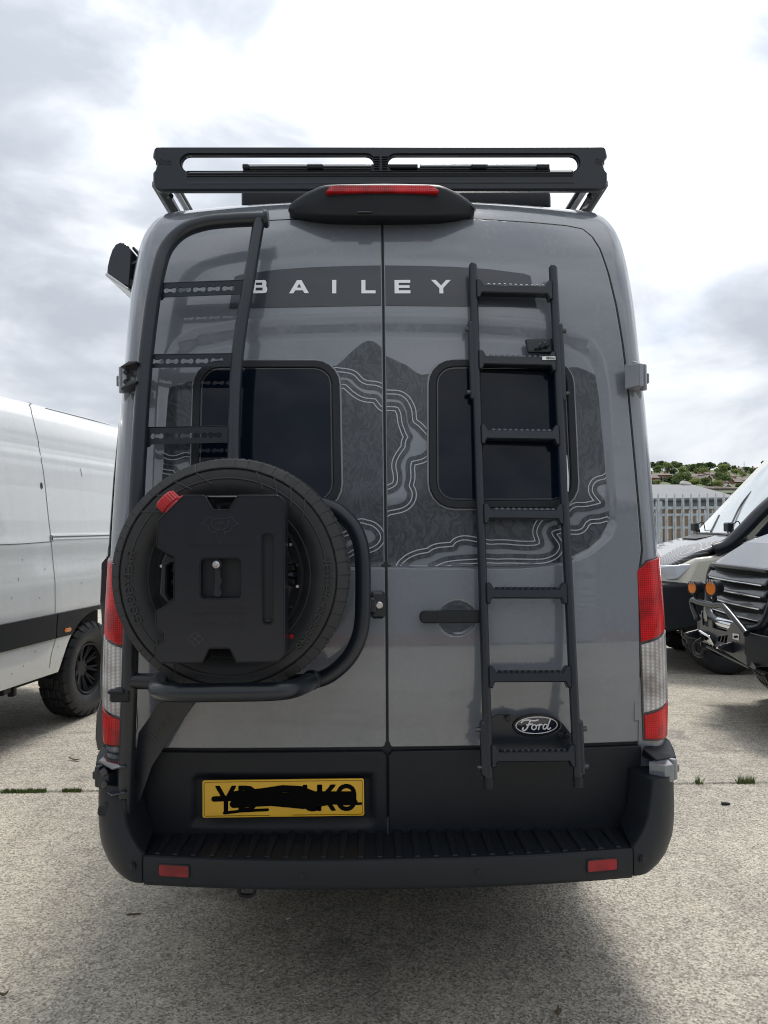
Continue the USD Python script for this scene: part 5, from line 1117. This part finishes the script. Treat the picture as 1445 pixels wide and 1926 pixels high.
obj('snorkel', cat(tubeF(TA, [(.12, .93, 1.32), (-.02, .94, 1.38), (-.18, .93, 1.53), (-.38, .90, 1.73), (-.72, .84, 2.02), (-.98, .80, 2.27), (-1.05, .80, 2.38)], .07, 12), hullF(TA, [(-.84, .80, 2.36, .05), (-1.15, .80, 2.36, .05), (-.80, .80, 2.46, .04), (-1.12, .80, 2.48, .05), (-.85, .88, 2.40, .04)])), M['powder'], A_, smooth=50)
obj('side_window', hullF(TA, [(-.30, .945, 1.47, .01), (-1.35, .955, 1.46, .01), (-.74, .90, 1.95, .01), (-1.35, .88, 2.1, .01), (-.95, .885, 2.08, .01)]), M['glass'], A_)
obj('wing_mirror', hullF(TA, [(-.55, 1.05, 1.52, .05), (-.55, 1.18, 1.55, .05), (-.58, 1.06, 1.82, .06), (-.58, 1.18, 1.80, .06)]), M['powder'], A_, smooth=60)
ab = TA(-1.62, .25, 2.72); obj('aerial', [hull([(*ab, .03), (*(ab+[.12, 0, .0]), .02), (*(ab+[-.02, 0, .08]), .015)]), tube([ab+[0, 0, .08], ab+[.05, 0, .62]], .006, 6)], M['clad'], A_)
for f_, b in ((0, .78), (0, -.78), (-3.7, .78), (-3.7, -.78)): van_wheel(A_, TA(f_, b, .41), .41, .28, .215, 9, la*np.sign(b), 24, 8)
tmm = arc_text('4x4', .045, .31, math.radians(-60), .002)
obj('sidewall_lettering', to_axis(tmm, TA(0, .78+.138, .41), la), M['white_print'], A_, smooth=False)

# --- van B: bull bar and amber lamps
far_s, near_s = G(1310, 1192, .665), G(1380, 1218, .665)
midB = (far_s+near_s)/2; lB = near_s-far_s; lB /= np.linalg.norm(lB); fB = np.array([lB[1], -lB[0], 0])
oB = midB - fB*1.10; TB, fb, lb_ = van_frame(oB, fB)
B_ = thing('bull_bar_van', 'dark van with steel bull bar, winch and two amber lamps at the right edge', 'van', oB*[1, 1, 0])
obj('body', [hullF(TB, sym([(.62, .90, .70, .06), (-4.6, .95, .6, .05), (.58, .88, 1.12, .05), (-.3, .95, 1.45, .05), (-4.6, .94, 1.6, .05)])),
             hullF(TB, sym([(-.25, .82, 1.50, .05), (-.35, .90, 1.44, .05), (-1.05, .72, 2.45, .05), (-1.75, .70, 2.82, .06), (-4.6, .74, 2.85, .06), (-4.6, .92, 1.6, .06), (-1.4, .82, 2.4, .05)]))], M['navy'], B_, smooth=45)
BB = obj('bonnet', hullF(TB, sym([(.86, .40, 1.245, .025), (.81, .60, 1.25, .025), (.62, .86, 1.24, .03), (.15, .92, 1.42, .03), (-.25, .88, 1.54, .03), (.60, .50, 1.41, .03), (.3, .5, 1.52, .03), (-.2, .45, 1.60, .03)]), 2), M['navy'], B_, smooth=60)
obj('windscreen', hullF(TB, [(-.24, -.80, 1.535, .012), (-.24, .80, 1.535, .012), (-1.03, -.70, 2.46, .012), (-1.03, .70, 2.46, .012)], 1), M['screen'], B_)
GR = obj('grille', hullF(TB, sym([(.86, .56, 1.22, .015), (.90, .52, .85, .02), (.78, .60, 1.2, .02), (.80, .55, .82, .02)])), M['shadowgap'], B_)
for k, z in enumerate((.88, .97, 1.06, 1.15)):
    obj('grille_bar', hullF(TB, [(.925, -.46-.02*k, z, .012), (.925, .46+.02*k, z, .012), (.90, -.46-.02*k, z+.035, .012), (.90, .46+.02*k, z+.035, .012), (.95, 0, z, .012)]), M['grille_grey'], GR)
    obj('grille_trim', hullF(TB, [(.938, -.42-.02*k, z-.012, .006), (.938, .42+.02*k, z-.012, .006), (.962, 0, z-.012, .006)]), M['chrome'], GR)
obj('grille_surround', [tubeF(TB, [(.86, -.56, 1.23), (.88, -.60, 1.10), (.93, -.46, .82), (.96, 0, .78), (.93, .46, .82), (.88, .60, 1.10), (.86, .58, 1.23)], .045, 10), hullF(TB, sym([(.90, .50, 1.245, .018), (.93, .2, 1.25, .018)]))], M['powder'], B_, smooth=60)
for s in (-1, 1):
    obj('headlight', hullF(TB, [(.83, s*.66, 1.17, .025), (.84, s*.66, .98, .025), (.70, s*.88, 1.18, .03), (.72, s*.88, 1.0, .03), (.45, s*.95, 1.2, .02), (.5, s*.95, 1.05, .02)], 2), M['bulb'], B_, smooth=60)
obj('front_bumper', hullF(TB, sym([(.92, .45, .62, .04), (.90, .55, .82, .04), (.72, .93, .62, .05), (.66, .94, .98, .05), (.2, .97, .65, .03), (.2, .97, 1.0, .03)])), M['clad'], B_, smooth=50)
# steel plate of the bull bar, traced on its own upright plane in front of the van
XB = float(TB(1.03, 0, 0)[0])
zb = lambda X, Y: (1270+X/6.64, 1030+Y/6.64)
def onB(X, Y): p = PX(*zb(X, Y), XB); return ((p-oB)@lb_, p[2])
plp = [(300, 790), (312, 800), (322, 960), (345, 985), (400, 990), (400, 900), (455, 905), (460, 1000), (505, 1020), (640, 1052), (742, 938), (860, 932), (905, 950), (905, 1330), (1060, 1490), (1045, 1530), (850, 1430), (520, 1240), (300, 1175), (285, 1000)]
plate = Polygon([onB(*p) for p in plp]).buffer(0)
slots = unary_union([Polygon([onB(*p) for p in q]) for q in ([(545, 1110), (580, 1105), (560, 1172), (530, 1172)], [(595, 1105), (628, 1098), (605, 1180), (575, 1180)], [(640, 1098), (672, 1092), (650, 1192), (618, 1190)])])
def onpl(m, f0): return basis(m, TB(f0, 0, 0), lb_, (0, 0, 1), fb)
BPL = obj('bull_bar_plate', onpl(extr(plate.difference(slots), .012, .002), 1.02), M['powder'], B_, smooth=25)
obj('plate_slot', onpl(extr(slots, .004), 1.016), M['ink'], BPL, smooth=False)
for wg in [hullF(TB, [(1.03, .42, .78, .012), (1.03, .46, .55, .012), (.98, .72, .66, .012), (.98, .70, .78, .012), (.90, .88, .62, .012)]), hullF(TB, [(1.02, -.42, .78, .012), (1.02, -.46, .55, .012), (.95, -.72, .66, .012), (.95, -.70, .78, .012)])]: obj('bull_bar_wing', wg, M['clad'], B_)
hp = [(1313, 1165), (1303, 1137), (1304.5, 1129), (1316, 1133), (1342, 1138.5), (1355, 1138), (1367, 1146), (1405, 1192)]
XH = float(TB(1.08, 0, 0)[0])
obj('bull_bar_hoop', tube(smooth_line(np.array([PX(x, y, XH) for x, y in hp]), 6), .026, 12), M['powder'], B_)
for px, py, r in ((1305, 1105, .058), (1340, 1106, .066)):
    c = PX(px, py, float(TB(1.09, 0, 0)[0])); fd = fb*.93 + lb_*.30; fd /= np.linalg.norm(fd)
    SLm = cyl(c-fd*.07, c+fd*.012, r, 24, .012); L_ = obj('spot_lamp', SLm, M['powder'], B_, smooth=30)
    obj('amber_lens', cyl(c+fd*.006, c+fd*.018, r*.88, 24, .004), M['amber'], L_)
    e1 = np.cross(fd, [0, 0, 1.0]); e1 /= np.linalg.norm(e1)
    for a in (-.6, 0, .6): obj('lamp_guard', [bx((0, 0, 0), (.006, .006, .03))] and hull([(*(c+fd*.02+e1*math.sin(a)*r*.8+np.array([0, 0, r*.55])), .006), (*(c+fd*.024+e1*math.sin(a)*r*.7+np.array([0, 0, r*.95])), .006)], 0), M['alu'], L_)
    obj('lamp_mount', hull([(*(c-fd*.02-[0, 0, r]), .018), (*(c-fd*.02-[0, 0, r+.05]), .022)]), M['powder'], L_)
    obj('lamp_rim', tube(np.array([c+fd*.012+(e1*math.cos(a)+np.array([0, 0, 1.0])*math.sin(a))*r*.95 for a in np.linspace(0, 2*np.pi, 24, endpoint=False)]), .007, 8, True), M['clad'], L_)
sq = [onB(*p) for p in [(742, 1070), (832, 1082), (830, 1160), (745, 1140)]]
BG = obj('badge_plate', onpl(extr(Polygon(sq), .003), 1.033), M['white_print'], BPL, smooth=False)
mk = [onB(*p) for p in [(758, 1118), (775, 1098), (790, 1105), (800, 1095), (818, 1110), (815, 1130), (795, 1122), (780, 1132)]]
obj('badge_mark', onpl(extr(Polygon(mk).buffer(0), .002), 1.036), M['ink'], BG, smooth=False)
for X, Y in ((255, 1085), (735, 1245)):
    b, z = onB(X, Y); obj('shackle_mount', cat(hullF(TB, [(1.03, b, z+.03, .016), (1.03, b, z-.03, .016), (1.12, b, z, .024)]), cyl(TB(1.12, b-.03, z), TB(1.12, b+.03, z), .012, 10)), M['powder'], B_)
b, z = onB(415, 1110)
obj('winch_fairlead', [hullF(TB, [(1.04, b-.10, z-.03, .012), (1.04, b+.10, z-.05, .012), (1.07, b-.10, z+.03, .012), (1.07, b+.10, z+.01, .012)])], M['chrome'], B_)
obj('fairlead_slot', hullF(TB, [(1.078, b-.07, z-.005, .012), (1.078, b+.05, z-.015, .012)]), M['ink'], B_)
obj('winch_hook', tubeF(TB, [(1.09, b, z-.02), (1.13, b-.05, z-.07), (1.14, b-.02, z-.14), (1.12, b+.05, z-.15), (1.10, b+.08, z-.09)], .018, 10), M['rim'], B_)
b, z = onB(590, 1000)
obj('winch', cat(cyl(TB(.97, b-.18, z+.02), TB(.97, b+.12, z+.02), .05, 16, .006), hullF(TB, [(.98, b+.03, z, .012), (1.0, b+.17, z-.02, .012), (1.0, b+.04, z-.03, .01)])), M['chrome'], B_)
obj('skid_plate', hullF(TB, [(1.0, -.4, .55, .01), (1.0, .4, .52, .01), (.6, .5, .42, .01), (.6, -.5, .42, .01)]), M['powder'], B_)
for f_, b in ((.02, .80), (.02, -.80), (-3.7, .80), (-3.7, -.80)): van_wheel(B_, TB(f_, b, .41), .41, .28, .215, 10, lb_*np.sign(b), 24, 8)

# ------------------------------------------------------------------ palisade fences
def fence(label, x0, x1, y, pitch, ztop, zbase, wpale, rails, posts):
    F_ = thing('palisade_fence', label, 'fence', ((x0+x1)/2, y, 0))
    n = int((x1-x0)/pitch); rg = np.random.default_rng(int(y*10))
    for k in range(n):
        x = x0 + k*pitch; h = ztop + rg.normal(0, .006); w = wpale
        s = Polygon([(-w/2, zbase), (w/2, zbase), (w/2, h-.10), (w*.22, h-.075), (w*.30, h-.045), (0, h), (-w*.30, h-.045), (-w*.22, h-.075), (-w/2, h-.10)])
        m = basis(extr(s, .003), (x, y-.02, 0), (1, 0, 0), (0, 0, 1), (0, -1, 0))
        m = cat(m, bx((x, y-.030, (zbase+h-.12)/2), (w*.38, .018, h-.12-zbase), .004))
        obj('pale', m, M['galv'], F_, smooth=20)
    for z in rails: obj('fence_rail', [bx(((x0+x1)/2, y, z), (x1-x0, .006, .05)), bx(((x0+x1)/2, y+.02, z+.022), (x1-x0, .045, .006))], M['galv'], F_, smooth=False)
    for x in posts: obj('fence_post', bx((x, y+.06, (zbase+ztop-.15)/2), (.10, .08, ztop-.15-zbase), .004), M['galv'], F_, smooth=False)
dF = 11.6
xf0, xf1 = P(1215, 950, dF)[0], P(1440, 950, dF)[0]
zt_ = P(1300, 927.5, dF)[2]; zr_ = P(1300, 955, dF)[2]
pitch = (P(1330.4, 940, dF)-P(1315, 940, dF))[0]
fence('grey galvanised palisade fence with pointed pales beyond the two parked vans', 3.4, 9.6, dF, pitch, zt_, .05, .054, (zr_, .62), (P(1242, 950, dF)[0], P(1242, 950, dF)[0]+2.75, P(1242, 950, dF)[0]+5.5, P(1242, 950, dF)[0]-2.75+1.1))
dF2 = 14.2
fence('lower second palisade fence seen through the gaps of the first', 4.0, 11.5, dF2, .17, P(1300, 958, dF2)[2], -.2, .066, (P(1300, 968, dF2)[2], P(1300, 992, dF2)[2]), (4.6, 7.3, 10.0))

# ------------------------------------------------------------------ grey shed behind the fence
YS = 24.0
q0, q1, q2, q3 = P(1200, 911, 40), P(1302, 912.5, 40), P(1400, 938, 27), P(1200, 936, YS)
SH = thing('warehouse', 'large low warehouse with grey sheet roof behind the palisade fence', 'warehouse', (q1[0], 30, 0))
rf = np.array([P(1150, 911, 42), P(1303, 911.5, 42), P(1402, 938, 27), P(1150, 941, YS)])
def roof_sheet(a, b, c, d, nu, nv, th, amp):
    V = []; 
    for i in range(nu+1):
        for j in range(nv+1):
            u, v = i/nu, j/nv; p = (a*(1-u)+b*u)*(1-v)+(d*(1-u)+c*u)*v; V.append(p+[0, 0, amp*(i % 2)])
    F = []
    for i in range(nu):
        for j in range(nv): k = i*(nv+1)+j; F += [[k, k+nv+1, k+nv+2], [k, k+nv+2, k+1]]
    m = TM(np.array(V), F, process=False)
    if m.face_normals[:, 2].mean() < 0: m.invert()
    return m
RF = obj('roof', trimesh.convex.convex_hull(np.vstack([rf, rf-[0, 0, .25]])), M['shed_roof'], SH, smooth=False)
wl_ = [rf[3], rf[2]]
e1 = (rf[2]-rf[3])*[1, 1, 0]; L_ = np.linalg.norm(e1); e1 /= L_; nn_ = np.array([e1[1], -e1[0], 0])
prof_ = Polygon([(0, -6), (L_, -6), (L_, rf[2][2]-.12), (0, rf[3][2]-.12)])
WL = obj('wall', basis(extr(prof_, .3), rf[3]*[1, 1, 0]+nn_*-.5, e1, (0, 0, 1), nn_), M['shed_wall'], SH, smooth=False)
obj('gutter', tube([rf[3]+nn_*.05, rf[2]+nn_*.05], .07, 8), M['shed_roof'], SH)
for t in np.linspace(.05, .95, 14): p = rf[3]*(1-t)+rf[2]*t; obj('wall_rib', bx(p*[1, 1, 0]+nn_*-.17+[0, 0, p[2]/2-3.3], (.12, .08, p[2]+5.8)), M['shed_wall'], SH, smooth=False)
pk = P(1282, 909, 41); obj('roof_cowl', hull([(*pk, .10), (*(pk+[.5, 0, -.05]), .08), (*(pk+[.1, 0, .12]), .04)]), M['render_wall'], SH)
SH2 = thing('shed', 'dark flat shed roof to the right of the warehouse behind the fence', 'shed', P(1385, 925, 46)*[1, 1, 0])
a, b = P(1345, 919, 46), P(1460, 921, 46); obj('roof', [hull([(*a, .1), (*b, .1), (*(a+[0, 8, .5]), .1), (*(b+[0, 8, .5]), .1)])], M['roof_tile'], SH2)
obj('wall', bx(((a[0]+b[0])/2, 50, a[2]/2-3), (b[0]-a[0]-.6, 7, a[2]+5.5)), M['shed_wall'], SH2, smooth=False)

# ------------------------------------------------------------------ hill with trees and houses
_hk = [(62, 940), (100, 926), (120, 921), (140, 917), (160, 914), (200, 907), (260, 898), (300, 893), (335, 888), (400, 884)]
_hp = PchipInterpolator([k[0] for k in _hk] + [520, 700, 1100], [P(1330, k[1], k[0])[2] for k in _hk] + [29, 24, 5])
def hz_(x, y): return _hp(y) + 1.6*(meshkit.fbm(np.stack([np.asarray(x)/70.0, np.asarray(y)/70.0, 0*np.asarray(x)], -1), 3, 4)-.5) - .5
gx, gy_ = np.meshgrid(np.linspace(-500, 700, 121), np.linspace(62, 1100, 80), indexing='ij')
hzv = hz_(gx, gy_); ii = np.arange(121*80).reshape(121, 80)
Fh = np.concatenate([np.c_[ii[:-1, :-1].ravel(), ii[1:, :-1].ravel(), ii[1:, 1:].ravel()], np.c_[ii[:-1, :-1].ravel(), ii[1:, 1:].ravel(), ii[:-1, 1:].ravel()]])
obj('hill', TM(np.c_[gx.ravel(), gy_.ravel(), hzv.ravel()], Fh, process=False), M['meadow'], smooth=True, kind='structure')
def leaf_crown(seed, w, h, n, leaf):
    r = np.random.default_rng(seed); lobes = [(np.array([0, 0, h*.62]), w*.40, h*.34)]
    for _ in range(9):
        a = r.uniform(0, 6.28); d = r.uniform(.12, .33)*w; lobes.append((np.array([d*math.cos(a), d*math.sin(a), h*r.uniform(.38, .86)]), w*r.uniform(.15, .27), h*r.uniform(.11, .19)))
    pts = []; per = n//len(lobes)
    for c, a, b in lobes:
        d = r.normal(size=(per, 3)); d /= np.linalg.norm(d, axis=1, keepdims=True); rad = r.uniform(.55, 1.05, (per, 1))**.6; pts.append(c+d*rad*[a, a, b])
    pts = np.concatenate(pts)
    n = len(pts); u = r.normal(size=(n, 3)); u /= np.linalg.norm(u, axis=1, keepdims=True); v = np.cross(u, r.normal(size=(n, 3))); v /= np.linalg.norm(v, axis=1, keepdims=True); s = leaf*r.uniform(.6, 1.3, (n, 1))
    V = np.stack([pts-u*s, pts+v*s*.7, pts+u*s, pts-v*s*.7], 1).reshape(-1, 3); k = 4*np.arange(n)
    return TM(V, np.concatenate([np.c_[k, k+1, k+2], np.c_[k, k+2, k+3]]), process=False)
def trunk(seed, w, h):
    r = np.random.default_rng(seed+99); m = [tube([[0, 0, -.5], [.02*w, 0, h*.25], [0, .02*w, h*.55]], np.array([.035, .028, .014])*h*.8, 7)]
    for _ in range(5):
        a = r.uniform(0, 6.28); m.append(tube([[0, 0, h*.28], [.12*w*math.cos(a), .12*w*math.sin(a), h*.45], [.28*w*math.cos(a), .28*w*math.sin(a), h*r.uniform(.55, .8)]], np.array([.016, .011, .004])*h, 5))
    return cat(*m)
def tree(px, py_base, py_top, pxw, Y, tone, label, seed):
    b = P(px, py_base, Y); t_ = P(px, py_top, Y); h = t_[2]-b[2]; w = pxw*((b-CAM)@FW)/FPX
    T = thing('tree', label, 'tree', b, 'trees on the far hillside')
    obj('trunk', trunk(seed, w, h), M['bark'], T, world=False, smooth=40)
    obj('crown', leaf_crown(seed, w, h, 900, .058*max(w, h)), M['leaf%d' % tone], T, world=False, smooth=False)
tr = [(1231, 886, 868, 22, 330, 0, 'dark tree at the top left of the hillside beside the campervan'),
      (1246, 884, 866, 22, 335, 0, 'second dark tree from the campervan on the hill crest'), (1258, 888, 869, 20, 330, 2, 'yellow green tree on the crest right of two dark trees'),
      (1268, 884, 866, 24, 345, 1, 'rounded mid green tree on the crest left of the dip'), (1278, 886, 868, 16, 350, 0, 'dark narrow tree at the end of the left crest group'),
      (1240, 893, 874, 26, 300, 1, 'broad green tree below the dark crest trees'), (1262, 895, 876, 22, 290, 0, 'dark tree above the long house roof'), (1284, 892, 875, 22, 310, 2, 'bright green tree in the dip of the crest'),
      (1302, 890, 872, 26, 320, 1, 'green tree on the crest left of the tall dark clump'), (1318, 889, 870, 26, 340, 0, 'tall dark tree in the middle of the crest'), (1334, 889, 869, 28, 345, 0, 'large dark tree on the crest right of centre'),
      (1316, 894, 876, 26, 290, 1, 'mid green tree under the middle crest trees'), (1326, 896, 880, 18, 280, 2, 'small light green bush tree under the middle crest'), (1357, 894, 873, 30, 300, 2, 'broad yellow green tree right of the middle crest'),
      (1362, 888, 868, 26, 345, 0, 'dark tree behind the broad yellow green one'), (1381, 889, 875, 18, 330, 0, 'dark tree on the right end of the crest'), (1385, 893, 881, 22, 300, 2, 'light green hedge tree at the right of the crest'),
      (1262, 913, 894, 30, 170, 0, 'dark tree standing in front of the long brick house'), (1285, 912, 888, 36, 160, 1, 'large round green tree at the middle of the hillside foot'), (1275, 915, 900, 28, 150, 0, 'dark low tree just above the warehouse ridge'),
      (1310, 915, 897, 30, 140, 2, 'light green tree above the warehouse ridge'), (1326, 917, 898, 26, 138, 1, 'green tree right of the warehouse ridge'), (1302, 914, 902, 22, 142, 1, 'small green tree at the warehouse ridge end'),
      (1358, 912, 886, 34, 190, 1, 'large green tree left of the gabled brick house'), (1350, 920, 903, 22, 130, 2, 'low light green tree beneath the large one'), (1338, 919, 905, 20, 132, 0, 'low dark tree at the sloping warehouse roof'),
      (1397, 897, 886, 16, 260, 2, 'small bright tree right of the brick gable'), (1391, 921, 908, 18, 120, 1, 'green bush tree below the brick gable house'), (1415, 893, 880, 18, 300, 1, 'green tree among the white houses on the skyline'),
      (1442, 886, 866, 22, 300, 0, 'dark tree at the right edge of the skyline'), (1428, 891, 879, 16, 310, 2, 'light tree between white houses on the skyline'), (1405, 886, 877, 14, 340, 0, 'dark small tree on the skyline by the mast'),
      (1372, 906, 893, 16, 210, 1, 'small green tree between house roofs'), (1410, 917, 903, 20, 130, 0, 'dark tree at the right foot of the hill'), (1237, 914, 900, 16, 175, 2, 'small tree beside the red brick house')]
for i, (px, pb_, pt2, w_, Y, tone, lab_) in enumerate(tr): tree(px, pb_+2, pt2, w_, Y, tone, lab_, 100+i)
def house(px, py_eave, py_ridge, pxw, Y, wallm, label, gable=False, depth=7.0, wins=2):
    e = P(px, py_eave, Y); r_ = P(px, py_ridge, Y); w = pxw*((e-CAM)@FW)/FPX; zb_ = e[2]-4.6
    H = thing('house', label, 'house', (e[0], Y, zb_), 'houses on the far hillside')
    he = e[2]-zb_; hr = r_[2]-zb_
    if gable:
        s = Polygon([(-w/2, 0), (w/2, 0), (w/2, he), (0, hr), (-w/2, he)])
        obj('wall', basis(extr(s, depth), (0, depth, 0), (1, 0, 0), (0, 0, 1), (0, -1, 0)), M[wallm], H, world=False, smooth=False)
        for s_ in (-1, 1):
            l = math.hypot(w/2+.4, hr-he); a = math.atan2(hr-he, w/2); m = bx((0, depth/2, 0), (l+.2, depth+.8, .16)); m.apply_transform(trimesh.transformations.rotation_matrix(s_*a, [0, 1, 0])); m.apply_translation([s_*w/4, 0, (he+hr)/2+.12]); obj('roof', m, M['roof_tile'], H, world=False, smooth=False)
            m = bx((0, -.05, 0), (l, .08, .28)); m.apply_transform(trimesh.transformations.rotation_matrix(s_*a, [0, 1, 0])); m.apply_translation([s_*w/4, -.42, (he+hr)/2-.02]); obj('barge_board', m, M['render_wall'], H, world=False, smooth=False)
    else:
        obj('wall', bx((0, depth/2, he/2), (w, depth, he)), M[wallm], H, world=False, smooth=False)
        s = Polygon([(-.4, he-.1), (depth+.4, he-.1), (depth/2, hr)]); obj('roof', basis(extr(s, w+.6), (-w/2-.3, 0, 0), (0, 1, 0), (0, 0, 1), (1, 0, 0)), M['roof_tile'], H, world=False, smooth=False)
    obj('chimney', bx((w*.30, depth*.5, hr+.1), (.5, .5, 1.1), .05), M['brick'], H, world=False, smooth=False)
    for k in range(wins):
        x = (k-(wins-1)/2)*w/max(1, wins)*.8
        for z in ((he*.70, he*.28)):
            W_ = obj('window', bx((x, -.02, z), (1.5, .12, 1.2)), M['render_wall'], H, world=False, smooth=False); obj('window_pane', bx((x, -.05, z), (1.25, .10, .95)), M['pane'], W_, world=False, smooth=False)
hs = [(1228, 898, 889, 22, 190, 'brick', 'red brick house with grey roof beside the campervan pillar', False, 3), (1250, 893, 889, 30, 230, 'brick', 'long brick terrace with grey brown roof behind trees', False, 4), (1315, 896, 890, 28, 240, 'render_wall', 'pale house with grey roof in the middle of the hillside', False, 3),
      (1333, 900, 893, 14, 220, 'brick', 'small brick house right of the light green tree', True, 1), (1374, 905, 897, 16, 200, 'brick', 'brick house with white gable boards on the hillside', True, 2), (1389, 906, 898, 18, 205, 'brick', 'orange brick house right of the gabled one', False, 2),
      (1403, 902, 896, 14, 215, 'render_wall', 'white house with large windows right of the brick houses', False, 2), (1372, 895, 890, 26, 260, 'render_wall', 'long pale terrace with dark roof above the brick gable', False, 4), (1368, 916, 909, 18, 150, 'render_wall', 'white gabled house low on the hill behind the sloping warehouse roof', True, 1),
      (1394, 882, 878, 10, 340, 'render_wall', 'white house on the skyline left of the mast', False, 1), (1404, 882, 879, 9, 345, 'render_wall', 'small white house on the skyline below the mast', True, 1), (1420, 883, 878, 12, 340, 'render_wall', 'white house on the skyline right of the mast', False, 2), (1430, 885, 880, 10, 320, 'render_wall', 'pale house on the skyline near the right edge', True, 1), (1268, 884, 880, 12, 300, 'render_wall', 'pale house half hidden between crest trees', True, 1), (1340, 892, 887, 12, 265, 'brick', 'brick house behind the yellow green tree', False, 1)]
for h in hs: house(h[0], h[1], h[2], h[3], h[4], h[5], h[6], h[7], 7.0, h[8])
ms = P(1400, 880, 380); mt_ = P(1400, 868, 380); obj('mast', [tube([ms-[0, 0, 6], mt_], .12, 6), bx((ms+mt_)/2, (.8, .1, .1))], M['galv'], label='thin grey mast standing on the skyline', cat='mast')

# ------------------------------------------------------------------ unit with ribbed cladding behind the photographer (mirrored in the paint)
IU = thing('industrial_unit', 'grey ribbed industrial unit behind the photographer, mirrored in the paint of the campervan', 'building', (0, -15, 0))
n = 170; xsx = np.linspace(-30, 30, n*4+1); wv = np.array([0, 0, .05, .05]*n+[0]); zz_ = np.array([.9, 5.6])
Vw = np.concatenate([np.c_[xsx, -15+wv, np.full_like(xsx, z)] for z in zz_]); k_ = len(xsx); Fw = []
for i in range(k_-1): Fw += [[i, i+k_+1, i+1], [i, i+k_, i+k_+1]]
obj('wall_cladding', TM(Vw, Fw, process=False), M['wall_clad'], IU, smooth=False)
obj('plinth', bx((0, -15.1, .45), (60, .3, .9)), M['brick'], IU, smooth=False)
obj('roof', [hull([(-30, -14.9, 5.75, .12), (30, -14.9, 5.75, .12), (-30, -30, 7.4, .12), (30, -30, 7.4, .12)]), bx((0, -30, 3.7), (60, .3, 7.4))], M['shed_roof'], IU, smooth=30)
for x in (-9, 5.5): 
    D_ = obj('roller_door', bx((x, -14.93, 2.1), (4.2, .12, 4.2), .02), M['galv'], IU, smooth=False)
    for z in np.arange(.2, 4.1, .25): obj('door_slat', bx((x, -14.85, z), (4.1, .05, .2), .02), M['galv'], D_, smooth=False)
